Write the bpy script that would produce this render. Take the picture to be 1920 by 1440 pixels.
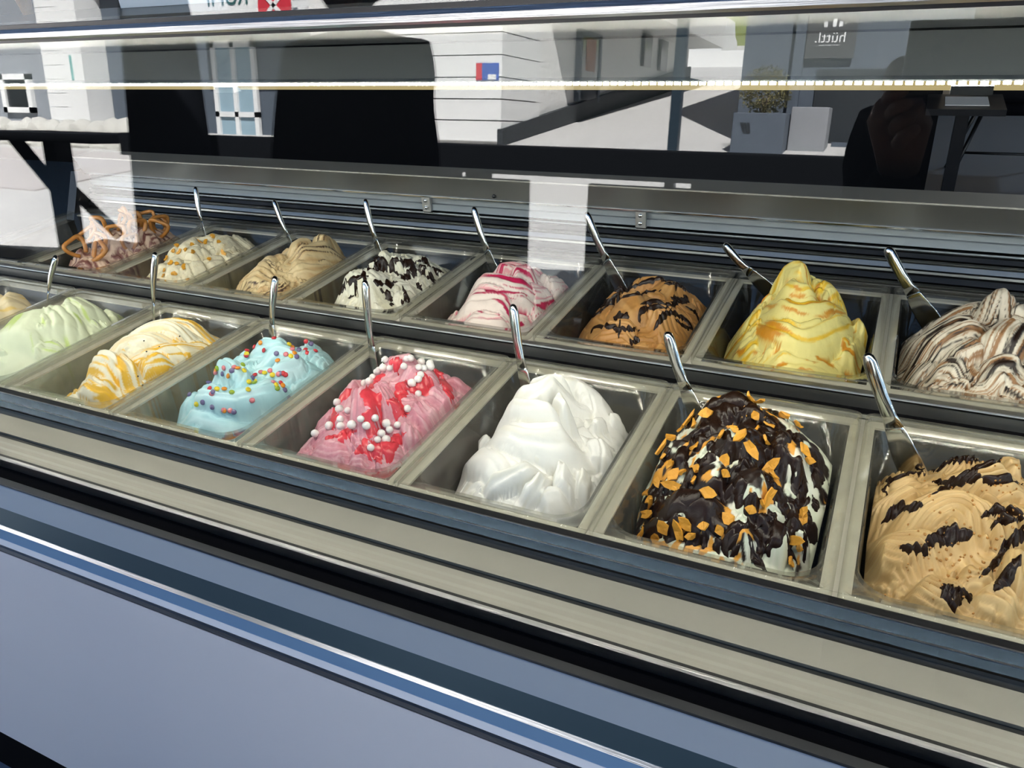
import bpy, bmesh, math, random
import numpy as np
from mathutils import Vector, Matrix, Euler
from mathutils.bvhtree import BVHTree

random.seed(4); RNG = np.random.default_rng(11)
SC = bpy.context.scene
for o in list(bpy.data.objects): bpy.data.objects.remove(o)
COL = SC.collection
CZ = 1.5                                   # lens height above the pavement

# ---------------------------------------------------------------- camera
FPX = 1453.0
_v1 = np.array([-3190., -555., FPX]); _v2 = np.array([817., -890., FPX])
_X = -_v1 / np.linalg.norm(_v1)
_Y = _v2 - _v2.dot(_X) * _X; _Y /= np.linalg.norm(_Y)
_Z = np.cross(_X, _Y)
ROT = np.array([_X, _Y, _Z])               # world <- image axes (x right, y down, z forward)
cam_d = bpy.data.cameras.new('camera'); cam_d.sensor_width = 36.0; cam_d.lens = FPX / 1920 * 36.0
cam_d.clip_start = 0.02; cam_d.clip_end = 400
cam = bpy.data.objects.new('camera', cam_d); COL.objects.link(cam)
cam.matrix_world = Matrix(((ROT[0][0], -ROT[0][1], -ROT[0][2], 0), (ROT[1][0], -ROT[1][1], -ROT[1][2], 0),
                           (ROT[2][0], -ROT[2][1], -ROT[2][2], CZ), (0, 0, 0, 1)))
SC.camera = cam

# ---------------------------------------------------------------- sky, sun, exposure
world = bpy.data.worlds.new('sky'); SC.world = world; world.use_nodes = True
nt = world.node_tree; nt.nodes.clear()
wo = nt.nodes.new('ShaderNodeOutputWorld'); bg = nt.nodes.new('ShaderNodeBackground'); sk = nt.nodes.new('ShaderNodeTexSky')
sk.sky_type = 'NISHITA'; sk.sun_disc = False; sk.sun_elevation = math.radians(52); sk.altitude = 800; sk.air_density = 1.1
sk.dust_density = 0.6; sk.ozone_density = 2.0
SUN_AZ = math.radians(28)                  # the sun stands behind the shop, turned towards +x
sk.sun_rotation = SUN_AZ
bg.inputs['Strength'].default_value = 0.25
nt.links.new(sk.outputs[0], bg.inputs[0]); nt.links.new(bg.outputs[0], wo.inputs[0])
SUN_EL = math.radians(52)
sun_vec = Vector((math.sin(SUN_AZ) * math.cos(SUN_EL), math.cos(SUN_AZ) * math.cos(SUN_EL), math.sin(SUN_EL)))
sd = bpy.data.lights.new('sun', 'SUN'); sd.energy = 44.0; sd.angle = math.radians(0.53); sd.color = (1.0, 0.975, 0.95)
so = bpy.data.objects.new('sun', sd); COL.objects.link(so); so.rotation_euler = sun_vec.to_track_quat('Z', 'Y').to_euler()
so.location = sun_vec * 30
SC.view_settings.view_transform = 'Standard'; SC.view_settings.look = 'None'
SC.view_settings.exposure = 0.0; SC.view_settings.gamma = 1.0; SC.view_settings.use_curve_mapping = False
SC.cycles.transparent_max_bounces = 32; SC.cycles.max_bounces = 8; SC.cycles.diffuse_bounces = 3; SC.cycles.glossy_bounces = 5
SC.cycles.caustics_reflective = False; SC.cycles.caustics_refractive = False
SC.cycles.use_denoising = True; SC.cycles.sample_clamp_indirect = 8.0

# ---------------------------------------------------------------- helpers
def link(o, parent=None):
    COL.objects.link(o)
    if parent is not None: o.parent = parent
    return o
def tag(o, label=None, cat=None, group=None, kind=None):
    if label: o['label'] = label
    if cat: o['category'] = cat
    if group: o['group'] = group
    if kind: o['kind'] = kind
    return o
def empty(name, loc=(0, 0, 0), rz=0.0):
    o = bpy.data.objects.new(name, None); o.empty_display_size = 0.05
    o.location = loc; o.rotation_euler = (0, 0, rz); COL.objects.link(o); return o
def mesh_obj(name, bm, mat, parent=None, smooth=False, loc=None):
    me = bpy.data.meshes.new(name); bm.normal_update(); bm.to_mesh(me); bm.free()
    if mat is not None: me.materials.append(mat)
    if smooth:
        me.polygons.foreach_set('use_smooth', [True] * len(me.polygons))
    o = bpy.data.objects.new(name, me); link(o, parent)
    if loc is not None: o.location = loc
    return o
def pyd(name, verts, faces, mat, parent=None, smooth=False, loc=None):
    me = bpy.data.meshes.new(name); me.from_pydata([tuple(map(float, v)) for v in verts], [], faces); me.update()
    if mat is not None: me.materials.append(mat)
    if smooth: me.polygons.foreach_set('use_smooth', [True] * len(me.polygons))
    o = bpy.data.objects.new(name, me); link(o, parent)
    if loc is not None: o.location = loc
    return o
def bbox_into(bm, lo, hi, bevel=0.0):
    r = bmesh.ops.create_cube(bm, size=1.0)
    for v in r['verts']:
        v.co = Vector([lo[i] + (v.co[i] + 0.5) * (hi[i] - lo[i]) for i in range(3)])
    if bevel > 0:
        es = list({e for v in r['verts'] for e in v.link_edges})
        bmesh.ops.bevel(bm, geom=es, offset=bevel, segments=2, affect='EDGES', profile=0.5)
def box(name, lo, hi, mat, parent=None, bevel=0.0, smooth=False):
    bm = bmesh.new(); bbox_into(bm, lo, hi, bevel); return mesh_obj(name, bm, mat, parent, smooth)
def prism(name, prof, x0, x1, mat, parent=None, smooth=False):
    """profile of (y, z) points swept along x; z given relative to the lens"""
    n = len(prof)
    vs = [(x0, p[0], p[1] + CZ) for p in prof] + [(x1, p[0], p[1] + CZ) for p in prof]
    fs = [[i, (i + 1) % n, n + (i + 1) % n, n + i] for i in range(n)] + [list(range(n))[::-1], list(range(n, 2 * n))]
    bm = bmesh.new(); bv = [bm.verts.new(v) for v in vs]
    for f in fs: bm.faces.new([bv[i] for i in f])
    bmesh.ops.recalc_face_normals(bm, faces=bm.faces)
    return mesh_obj(name, bm, mat, parent, smooth)
def catmull(pts, n):
    P = np.array(pts, float)
    if len(P) == 1: return np.repeat(P, 2, 0)
    if len(P) == 2:
        t = np.linspace(0, 1, n)[:, None]; return P[0] * (1 - t) + P[1] * t
    Q = np.vstack([2 * P[0] - P[1], P, 2 * P[-1] - P[-2]])
    out = []
    for t in np.linspace(0, len(P) - 1 - 1e-6, n):
        i = int(t); f = t - i; a, b, c, d = Q[i:i + 4]
        out.append(0.5 * (2 * b + (c - a) * f + (2 * a - 5 * b + 4 * c - d) * f * f + (3 * b - a - 3 * c + d) * f ** 3))
    return np.array(out)
def tube_into(bm, pts, radii, seg=10, flat=1.0, up=(0, 0, 1), caps=True):
    """tube through pts; flat < 1 squashes it along the second frame axis"""
    P = [Vector(p) for p in pts]; rings = []
    upv = Vector(up)
    for i, p in enumerate(P):
        t = (P[min(i + 1, len(P) - 1)] - P[max(i - 1, 0)]).normalized()
        s = t.cross(upv)
        if s.length < 1e-4: s = t.cross(Vector((1, 0, 0)))
        s.normalize(); q = s.cross(t).normalized()
        r = radii[i] if hasattr(radii, '__len__') else radii
        fl = flat[i] if hasattr(flat, '__len__') else flat
        rings.append([bm.verts.new(p + s * math.cos(a) * r + q * math.sin(a) * r * fl) for a in [2 * math.pi * k / seg for k in range(seg)]])
    for a, b in zip(rings[:-1], rings[1:]):
        for k in range(seg): bm.faces.new([a[k], a[(k + 1) % seg], b[(k + 1) % seg], b[k]])
    if caps:
        bm.faces.new(rings[0][::-1]); bm.faces.new(rings[-1])
def tube(name, pts, radii, mat, parent=None, seg=10, flat=1.0, up=(0, 0, 1)):
    bm = bmesh.new(); tube_into(bm, pts, radii, seg, flat, up); return mesh_obj(name, bm, mat, parent, True)

# ---------------------------------------------------------------- materials
def mat(name, color=(0.5, 0.5, 0.5), rough=0.5, metal=0.0, spec=0.5, bump=0.0, bscale=200.0, var=0.0, vscale=20.0, stretch=None, coat=0.0, rvar=0.0):
    m = bpy.data.materials.new(name); m.use_nodes = True; t = m.node_tree; b = t.nodes['Principled BSDF']
    b.inputs['Base Color'].default_value = (*color, 1); b.inputs['Roughness'].default_value = rough
    b.inputs['Metallic'].default_value = metal; b.inputs['Specular IOR Level'].default_value = spec
    b.inputs['Coat Weight'].default_value = coat; b.inputs['Coat Roughness'].default_value = 0.08
    if bump or var or rvar:
        tc = t.nodes.new('ShaderNodeTexCoord'); mp = t.nodes.new('ShaderNodeMapping')
        t.links.new(tc.outputs['Object'], mp.inputs[0])
        if stretch: mp.inputs['Scale'].default_value = stretch
    if bump:
        n = t.nodes.new('ShaderNodeTexNoise'); n.inputs['Scale'].default_value = bscale; n.inputs['Detail'].default_value = 4
        t.links.new(mp.outputs[0], n.inputs['Vector'])
        bp = t.nodes.new('ShaderNodeBump'); bp.inputs['Strength'].default_value = 1.0; bp.inputs['Distance'].default_value = bump
        t.links.new(n.outputs[0], bp.inputs['Height']); t.links.new(bp.outputs[0], b.inputs['Normal'])
    if var or rvar:
        n2 = t.nodes.new('ShaderNodeTexNoise'); n2.inputs['Scale'].default_value = vscale; n2.inputs['Detail'].default_value = 5
        t.links.new(mp.outputs[0], n2.inputs['Vector'])
    if var:
        mx = t.nodes.new('ShaderNodeMix'); mx.data_type = 'RGBA'
        mx.inputs[6].default_value = (*[c * (1 - var) for c in color], 1); mx.inputs[7].default_value = (*[min(1, c * (1 + var)) for c in color], 1)
        t.links.new(n2.outputs[0], mx.inputs[0]); t.links.new(mx.outputs[2], b.inputs['Base Color'])
    if rvar:
        mr = t.nodes.new('ShaderNodeMapRange'); mr.inputs[3].default_value = max(0, rough - rvar); mr.inputs[4].default_value = rough + rvar
        t.links.new(n2.outputs[0], mr.inputs[0]); t.links.new(mr.outputs[0], b.inputs['Roughness'])
    return m
def sheet_glass(name, tint=(0.96, 0.98, 0.97), r0=0.045, haze=0.0, hazecol=(0.8, 0.8, 0.75), rough=0.0):
    """thin clear sheet: transparent + mirror mixed by a Schlick curve, an optional milky share"""
    m = bpy.data.materials.new(name); m.use_nodes = True; t = m.node_tree; t.nodes.clear()
    out = t.nodes.new('ShaderNodeOutputMaterial'); mixs = t.nodes.new('ShaderNodeMixShader')
    tr = t.nodes.new('ShaderNodeBsdfTransparent'); tr.inputs[0].default_value = (*tint, 1)
    gl = t.nodes.new('ShaderNodeBsdfGlossy'); gl.inputs['Roughness'].default_value = rough
    lw = t.nodes.new('ShaderNodeLayerWeight'); lw.inputs[0].default_value = 0.5
    pw = t.nodes.new('ShaderNodeMath'); pw.operation = 'POWER'; pw.inputs[1].default_value = 5.0
    ma = t.nodes.new('ShaderNodeMath'); ma.operation = 'MULTIPLY_ADD'; ma.inputs[1].default_value = 1 - r0; ma.inputs[2].default_value = r0
    t.links.new(lw.outputs['Facing'], pw.inputs[0]); t.links.new(pw.outputs[0], ma.inputs[0]); t.links.new(ma.outputs[0], mixs.inputs[0])
    base = tr
    if haze > 0:
        df = t.nodes.new('ShaderNodeBsdfDiffuse'); df.inputs[0].default_value = (*hazecol, 1)
        tl = t.nodes.new('ShaderNodeBsdfTranslucent'); tl.inputs[0].default_value = (*hazecol, 1)
        ad = t.nodes.new('ShaderNodeMixShader'); ad.inputs[0].default_value = 0.5
        t.links.new(df.outputs[0], ad.inputs[1]); t.links.new(tl.outputs[0], ad.inputs[2])
        mh = t.nodes.new('ShaderNodeMixShader')
        tc = t.nodes.new('ShaderNodeTexCoord'); n = t.nodes.new('ShaderNodeTexNoise'); n.inputs['Scale'].default_value = 30; n.inputs['Detail'].default_value = 5
        mr = t.nodes.new('ShaderNodeMapRange'); mr.inputs[1].default_value = 0.3; mr.inputs[2].default_value = 0.75
        mr.inputs[3].default_value = haze * 0.5; mr.inputs[4].default_value = haze * 1.6
        t.links.new(tc.outputs['Object'], n.inputs['Vector']); t.links.new(n.outputs[0], mr.inputs[0]); t.links.new(mr.outputs[0], mh.inputs[0])
        t.links.new(tr.outputs[0], mh.inputs[1]); t.links.new(ad.outputs[0], mh.inputs[2]); base = mh
    t.links.new(base.outputs[0], mixs.inputs[1]); t.links.new(gl.outputs[0], mixs.inputs[2]); t.links.new(mixs.outputs[0], out.inputs[0])
    return m
def emit(name, color, strength):
    m = bpy.data.materials.new(name); m.use_nodes = True; t = m.node_tree; t.nodes.clear()
    out = t.nodes.new('ShaderNodeOutputMaterial'); e = t.nodes.new('ShaderNodeEmission')
    e.inputs[0].default_value = (*color, 1); e.inputs[1].default_value = strength
    t.links.new(e.outputs[0], out.inputs[0]); return m
def gelato_mat(name, rough=0.42, bump=0.0006, bscale=260.0, coat=0.0, sss=0.0):
    m = bpy.data.materials.new(name); m.use_nodes = True; t = m.node_tree; b = t.nodes['Principled BSDF']
    a = t.nodes.new('ShaderNodeAttribute'); a.attribute_name = 'Col'
    t.links.new(a.outputs['Color'], b.inputs['Base Color'])
    b.inputs['Roughness'].default_value = rough; b.inputs['Coat Weight'].default_value = coat; b.inputs['Specular IOR Level'].default_value = 0.4
    if sss: b.inputs['Subsurface Weight'].default_value = sss; b.inputs['Subsurface Radius'].default_value = (0.006, 0.004, 0.003); b.inputs['Subsurface Scale'].default_value = 1.0
    tc = t.nodes.new('ShaderNodeTexCoord'); n = t.nodes.new('ShaderNodeTexNoise'); n.inputs['Scale'].default_value = bscale; n.inputs['Detail'].default_value = 5
    t.links.new(tc.outputs['Object'], n.inputs['Vector'])
    bp = t.nodes.new('ShaderNodeBump'); bp.inputs['Distance'].default_value = bump; bp.inputs['Strength'].default_value = 1.0
    t.links.new(n.outputs[0], bp.inputs['Height']); t.links.new(bp.outputs[0], b.inputs['Normal'])
    return m

M = {}
M['alu'] = mat('brushed_aluminium', (0.62, 0.63, 0.65), 0.30, 1.0, bump=0.0002, bscale=900, stretch=(0.02, 1, 1), rvar=0.06)
M['alu_satin'] = mat('satin_aluminium', (0.37, 0.36, 0.325), 0.45, 0.6, bump=0.00012, bscale=2500, rvar=0.04)
M['steel'] = mat('scratched_stainless', (0.62, 0.62, 0.60), 0.36, 1.0, bump=0.0002, bscale=240, stretch=(0.06, 1, 1), rvar=0.10, vscale=14)
M['steel_bright'] = mat('polished_stainless', (0.72, 0.72, 0.70), 0.14, 1.0)
M['strip_sky'] = mat('sky_tinted_aluminium', (0.055, 0.085, 0.13), 0.20, 0.85)  # reflected sky blue is put into the strip colour
M['steel_dark'] = mat('dark_steel', (0.06, 0.062, 0.065), 0.34, 0.8, rvar=0.08, vscale=30)
M['black'] = mat('black_plastic', (0.010, 0.010, 0.012), 0.35)
M['black_matt'] = mat('black_matt', (0.005, 0.005, 0.006), 0.85, spec=0.03)
M['panel'] = mat('lilac_grey_paint', (0.70, 0.72, 0.78), 0.32, 0.0, spec=0.5, var=0.03, vscale=2.0, stretch=(0.2, 1, 3))
M['band_light'] = mat('aluminium_sky_light', (0.33, 0.37, 0.41), 0.34, 0.4)  # aluminium; sky reflection on this facet put into the colour
M['band_blue'] = mat('aluminium_sky_blue', (0.20, 0.35, 0.56), 0.32, 0.2)  # aluminium; blue sky reflection set as the band colour
M['pale_trim'] = mat('pale_lilac_trim', (0.78, 0.80, 0.86), 0.4)  # trim facet's pale sky tone kept in the colour; card shares it
M['band_dark'] = mat('aluminium_street_dark', (0.075, 0.125, 0.16), 0.30, 0.5)  # aluminium; darker street reflection put into the colour
M['grey_sheet'] = mat('grey_sheet_metal', (0.14, 0.145, 0.14), 0.6, 0.0)
M['grey_sheet_light'] = mat('pale_grey_sheet', (0.19, 0.20, 0.205), 0.6, 0.0)
M['cream_strip'] = emit('cream_spill_glow', (0.80, 0.62, 0.30), 0.70)  # glow stands in for tape light spilling on the strip
M['louver'] = mat('grey_louver', (0.36, 0.40, 0.43), 0.38, 0.4)
M['glass'] = sheet_glass('front_glass', r0=0.058)
M['plastic_rear_dim'] = sheet_glass('clear_pan_plastic_dim', tint=(0.955, 0.955, 0.93), r0=0.05, haze=0.035, hazecol=(0.70, 0.66, 0.56), rough=0.08)  # same plastic; weaker light on the rear row put into a duller haze
M['plastic'] = sheet_glass('clear_pan_plastic', tint=(0.955, 0.955, 0.93), r0=0.05, haze=0.105, hazecol=(0.80, 0.78, 0.68), rough=0.08)
M['led'] = emit('led_light', (1.0, 0.93, 0.80), 330.0)
M['led_added'] = emit('led_light_added', (1.0, 0.93, 0.80), 300.0)

# ---------------------------------------------------------------- pavement, shop shell
X0, X1 = -1.98, 1.15                       # ends of the display case
def ground_z(y): return -0.13 * y if y < 0 else 0.0
M['asphalt'] = mat('pale_asphalt', (0.50, 0.49, 0.48), 0.9, bump=0.004, bscale=60, var=0.12, vscale=3)
M['floor_in'] = mat('shop_floor', (0.10, 0.14, 0.20), 0.35)
M['dark_wall'] = mat('unlit_shop_wall', (0.006, 0.0065, 0.008), 0.9, spec=0.05)  # near-black colour stands in for the unlit shop interior
M['beige'] = mat('beige_wall', (0.42, 0.33, 0.25), 0.8)
vs = [(-45, 0, 0), (30, 0, 0), (30, -45, 5.85), (-45, -45, 5.85), (-45, -45, 4.9), (30, -45, 4.9), (30, 0, -0.6), (-45, 0, -0.6)]
tag(pyd('ground', vs, [[0, 3, 2, 1], [4, 7, 6, 5], [0, 1, 6, 7], [2, 3, 4, 5], [1, 2, 5, 6], [3, 0, 7, 4]], M['asphalt']), kind='structure')
M['ground_shade'] = mat('shaded_ground_dark', (0.035, 0.038, 0.042), 0.8, spec=0.1, var=0.2, vscale=5)  # dark sheet colour stands in for shade on the near pavement
tag(pyd('floor_shade_sheet', [(-8, -0.002, 0.012), (7, -0.002, 0.012), (7, -5.4, 0.714), (-8, -2.6, 0.350), (-8, -0.002, -0.1), (7, -0.002, -0.1), (7, -5.4, 0.61), (-8, -2.6, 0.25)], [[0, 3, 2, 1], [4, 5, 6, 7], [0, 1, 5, 4], [1, 2, 6, 5], [2, 3, 7, 6], [3, 0, 4, 7]], M['ground_shade']), kind='structure')
tag(box('wall_shade_upper', (-9, 0.15, 3.4), (7, 0.45, 4.75), M['dark_wall']), kind='structure')  # unseen upper wall, added and sized to throw shade on the near ground
tag(box('floor', (-9, 0, -0.5), (7, 9, 0.0), M['floor_in']), kind='structure')
tag(box('wall_back', (-9, 8.8, 0), (7, 9.0, 3.4), M['dark_wall']), kind='structure')
tag(box('wall_left', (-9, 0.3, 0), (-8.8, 8.8, 3.4), M['dark_wall']), kind='structure')
tag(box('wall_partition', (-0.6, 8.0, 0), (4.5, 8.15, 3.0), M['beige']), kind='structure')
tag(box('wall_right', (4.5, 4.9, 0), (4.6, 8.8, 3.0), M['beige']), kind='structure')
tag(box('trim_2', (0.14, 5.16, 0.001), (4.4, 5.26, 0.012), mat('threshold_strip', (0.45, 0.55, 0.66), 0.3, 0.5)), kind='structure')
tag(box('wall_inner', (-8.8, 4.9, 0), (0.13, 5.0, 3.0), M['dark_wall']), kind='structure')
tag(box('ceiling', (-9, 0.15, 3.0), (7, 9.0, 3.4), M['dark_wall']), kind='structure')

M['steel_satin'] = mat('satin_steel', (0.74, 0.71, 0.62), 0.45, 0.2)
# ---------------------------------------------------------------- the display case
case = tag(empty('display_case', (-0.4, 0.9, 0)), 'long stainless gelato display case with a slanted front glass', 'display case')
case_loc = Vector(case.location)
def cpart(o, par=None):
    o.parent = par or case
    if par is None or par is case: o.matrix_parent_inverse = Matrix.Translation(-case_loc)
    return o
def cprism(name, prof, m, x0=X0, x1=X1): return cpart(prism(name, prof, x0, x1, m))
# front, outside the glass
cprism('front_panel', [(0.382, -0.626), (0.362, -1.107), (0.40, -1.112), (0.47, -1.112), (0.47, -0.63)], M['panel'])
cprism('panel_groove', [(0.3835, -0.6195), (0.3850, -0.6262), (0.44, -0.6262), (0.44, -0.6195)], M['black'])
cprism('panel_lip', [(0.3805, -0.6258), (0.3803, -0.6275), (0.44, -0.6275), (0.44, -0.6258)], M['alu'])
cprism('trim_band', [(0.3862, -0.6110), (0.3838, -0.6200), (0.44, -0.6200), (0.44, -0.6110)], M['pale_trim'])
cprism('trim_band', [(0.3905, -0.5958), (0.3865, -0.6112), (0.44, -0.6112), (0.44, -0.5958)], M['band_blue'])
cprism('trim_edge', [(0.3920, -0.5918), (0.3895, -0.5960), (0.44, -0.5960), (0.44, -0.5918)], M['alu'])
cprism('trim_band', [(0.4005, -0.5702), (0.3925, -0.5920), (0.44, -0.5920), (0.44, -0.5702)], M['band_dark'])
cprism('trim_band', [(0.4240, -0.5590), (0.4005, -0.5700), (0.4005, -0.5720), (0.4243, -0.5720), (0.4243, -0.5590)], M['band_light'])
cprism('channel_step', [(0.4290, -0.5560), (0.4245, -0.5560), (0.4245, -0.5600), (0.4290, -0.5600)], M['steel_dark'])
cprism('channel_step', [(0.4350, -0.5575), (0.4295, -0.5575), (0.4295, -0.5610), (0.4350, -0.5610)], M['steel_dark'])
cprism('glass_channel', [(0.4350, -0.566), (0.4350, -0.575), (0.4600, -0.575), (0.4600, -0.566)], M['black_matt'])
# ledge inside the glass
cprism('inner_rail', [(0.4590, -0.553), (0.4590, -0.570), (0.4650, -0.570), (0.4650, -0.553)], M['alu'])
cprism('inner_rail', [(0.4660, -0.556), (0.4660, -0.570), (0.4710, -0.570), (0.4710, -0.556)], M['steel_dark'])
cprism('ledge_strip', [(0.4720, -0.559), (0.4720, -0.570), (0.5035, -0.570), (0.5035, -0.559)], M['alu_satin'])
cprism('ledge_groove', [(0.5035, -0.563), (0.5035, -0.570), (0.5120, -0.570), (0.5120, -0.563)], M['steel_dark'])
cprism('ledge_strip', [(0.5120, -0.559), (0.5120, -0.570), (0.5470, -0.570), (0.5470, -0.559)], M['alu_satin'])
cprism('ledge_groove', [(0.5470, -0.562), (0.5470, -0.570), (0.5570, -0.570), (0.5570, -0.562)], M['steel_dark'])
cprism('ledge_edge', [(0.5570, -0.5575), (0.5570, -0.570), (0.5600, -0.570), (0.5600, -0.5575)], M['steel_bright'])
cprism('polished_strip', [(0.5600, -0.5605), (0.5600, -0.570), (0.5720, -0.570), (0.5720, -0.5575)], M['strip_sky'])
cprism('polished_strip', [(0.5725, -0.5575), (0.5725, -0.570), (0.5870, -0.570), (0.5870, -0.5535)], M['strip_sky'])
cprism('strip_edge', [(0.5715, -0.5566), (0.5715, -0.5590), (0.5733, -0.5590), (0.5733, -0.5566)], M['alu'])
cprism('strip_edge', [(0.5856, -0.5528), (0.5856, -0.5560), (0.5872, -0.5560), (0.5872, -0.5528)], M['alu'])
cprism('seal', [(0.5870, -0.557), (0.5870, -0.575), (0.6010, -0.575), (0.6010, -0.557)], M['black'])
# well and deck
cprism('well_floor', [(0.595, -0.735), (0.595, -0.760), (1.36, -0.760), (1.36, -0.735)], M['black_matt'])
cprism('well_wall', [(0.595, -0.57), (0.595, -0.735), (0.598, -0.735), (0.598, -0.57)], M['black_matt'])
cprism('middle_deck', [(0.9465, -0.566), (0.9465, -0.735), (0.985, -0.735), (0.985, -0.566)], M['black_matt'])
cprism('deck_edge', [(0.9455, -0.5575), (0.9455, -0.566), (0.9480, -0.566), (0.9480, -0.5575)], M['steel_bright'])
cprism('deck_rail', [(0.9760, -0.543), (0.9760, -0.566), (0.9850, -0.566), (0.9850, -0.543)], M['steel'])
cprism('deck_edge', [(0.9742, -0.5455), (0.9742, -0.548), (0.9762, -0.548), (0.9762, -0.5455)], M['steel_bright'])
# steel frame that carries the pan flanges
for (ya, yb, zr) in ((0.5990, 0.6150, -0.551), (0.9280, 0.9440, -0.551), (0.9865, 1.0015, -0.532), (1.3130, 1.3290, -0.532)):
    cprism('pan_support', [(ya, zr - 0.0128), (ya, zr - 0.0158), (yb, zr - 0.0158), (yb, zr - 0.0128)], M['steel_satin'])
for k in range(-7, 2): cpart(box('pan_divider', (0.0055 + 0.2515 * k - 0.0145, 0.6155, CZ - 0.551 - 0.0158), (0.0055 + 0.2515 * k + 0.0145, 0.9275, CZ - 0.551 - 0.0128), M['steel_satin']))
for k in range(-7, 2): cpart(box('pan_divider', (0.0165 + 0.2515 * k - 0.0145, 1.0020, CZ - 0.532 - 0.0158), (0.0165 + 0.2515 * k + 0.0145, 1.3125, CZ - 0.532 - 0.0128), M['steel_satin']))
cpart(box('blank_plate', (0.272, 0.600, CZ - 0.5600), (X1 - .005, 0.944, CZ - 0.5560), M['steel']))
cpart(box('blank_plate', (0.283, 0.988, CZ - 0.5410), (X1 - .005, 1.328, CZ - 0.5370), M['steel']))
# rear wall with its grille
cprism('back_wall', [(1.40, -0.455), (1.40, -0.76), (1.44, -0.76), (1.44, -0.455)], M['black_matt'])
cprism('back_plate', [(1.360, -0.4030), (1.376, -0.4480), (1.380, -0.4480), (1.364, -0.4030)], M['steel'])
cprism('plate_edge', [(1.3580, -0.4000), (1.3580, -0.4028), (1.43, -0.4028), (1.43, -0.4000)], M['alu_satin'])
cprism('plate_lip', [(1.3740, -0.4480), (1.3740, -0.4510), (1.382, -0.4515), (1.382, -0.4480)], M['steel_bright'])
grille = cpart(box('grille_frame', (X0, 1.395, CZ - 0.545), (X1, 1.400, CZ - 0.452), M['black_matt']))
def slat(prof, m):
    o = prism('slat', prof, X0, X1, m); o.parent = grille; o.matrix_parent_inverse = Matrix.Translation(-case_loc).inverted() @ Matrix.Translation(-case_loc); return o
slat([(1.388, -0.4535), (1.390, -0.4675), (1.394, -0.4675), (1.394, -0.4535)], M['louver'])
slat([(1.384, -0.4685), (1.386, -0.4820), (1.394, -0.4820), (1.394, -0.4685)], M['louver'])
zs = -0.4845
for k, (yy, hh, m) in enumerate([(1.372, 0.0035, 'steel_bright'), (1.374, 0.009, 'steel_dark'), (1.364, 0.003, 'steel_bright'), (1.366, 0.010, 'steel'),
                                 (1.354, 0.003, 'steel_bright'), (1.356, 0.011, 'steel_dark'), (1.345, 0.003, 'steel_bright'), (1.346, 0.010, 'steel')]):
    slat([(yy, zs), (yy + 0.003, zs - hh), (1.394, zs - hh), (1.394, zs)], M[m]); zs -= hh + 0.0016
cprism('rear_deck', [(1.324, -0.545), (1.324, -0.56), (1.40, -0.56), (1.40, -0.530)], M['steel_dark'])
for xb in (-0.905, -0.43, 0.245):
    b = cpart(box('bracket', (xb - 0.010, 1.378, CZ - 0.483), (xb + 0.010, 1.386, CZ - 0.450), M['steel']))
    for dz in (-0.459, -0.474):
        bm = bmesh.new(); bmesh.ops.create_cone(bm, cap_ends=True, segments=14, radius1=0.0042, radius2=0.0036, depth=0.004)
        s = mesh_obj('screw', bm, M['steel_bright'], b, True); s.rotation_euler = (math.pi / 2, 0, 0); s.location = (xb, 1.376, CZ + dz)
bm = bmesh.new(); bmesh.ops.create_cone(bm, cap_ends=True, segments=16, radius1=0.0045, radius2=0.0035, depth=0.004)
s = mesh_obj('rivet', bm, M['black'], None, True); s.rotation_euler = (math.pi / 2, 0, 0); s.location = (-0.735, 1.3700, CZ - 0.438); cpart(s)
# toe kick, ends
cprism('toe_kick', [(0.44, -1.112), (0.44, -1.5), (1.40, -1.5), (1.40, -1.112)], M['black_matt'])
cprism('cabinet_core', [(0.47, -0.765), (0.47, -1.112), (1.44, -1.112), (1.44, -0.765)], M['black_matt'])
for xe in (X0 - 0.03, X1):
    cpart(prism('end_panel', [(0.385, -0.575), (0.365, -1.112), (1.44, -1.112), (1.44, -0.44), (1.36, -0.44), (1.30, -0.555)], xe, xe + 0.03, M['black']))
# slanted front glass, top rail
PHI = math.radians(6.2)
def gy(z): return 0.455 + (z + 0.555) * math.tan(PHI)
g = cpart(prism('front_glass', [(gy(-0.575), -0.575), (gy(0.085), 0.085), (gy(0.085) + 0.006, 0.085), (gy(-0.575) + 0.006, -0.575)], X0, X1, M['glass']))
g['label'] = 'clear slanted front glass mirroring the street'
# rail in front of the glass
yr = gy(-0.040)
cprism('top_rail', [(yr - 0.010, -0.0335), (yr - 0.013, -0.0365), (yr - 0.013, -0.0405), (yr - 0.010, -0.0425), (yr - 0.001, -0.0425), (yr - 0.001, -0.0335)], M['alu'])
cprism('rail_seal', [(yr - 0.007, -0.0425), (yr - 0.007, -0.0450), (yr - 0.001, -0.0450), (yr - 0.001, -0.0425)], M['black'])
cprism('rail_seal', [(yr - 0.007, -0.0300), (yr - 0.007, -0.0335), (yr - 0.001, -0.0335), (yr - 0.001, -0.0300)], M['black'])
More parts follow.
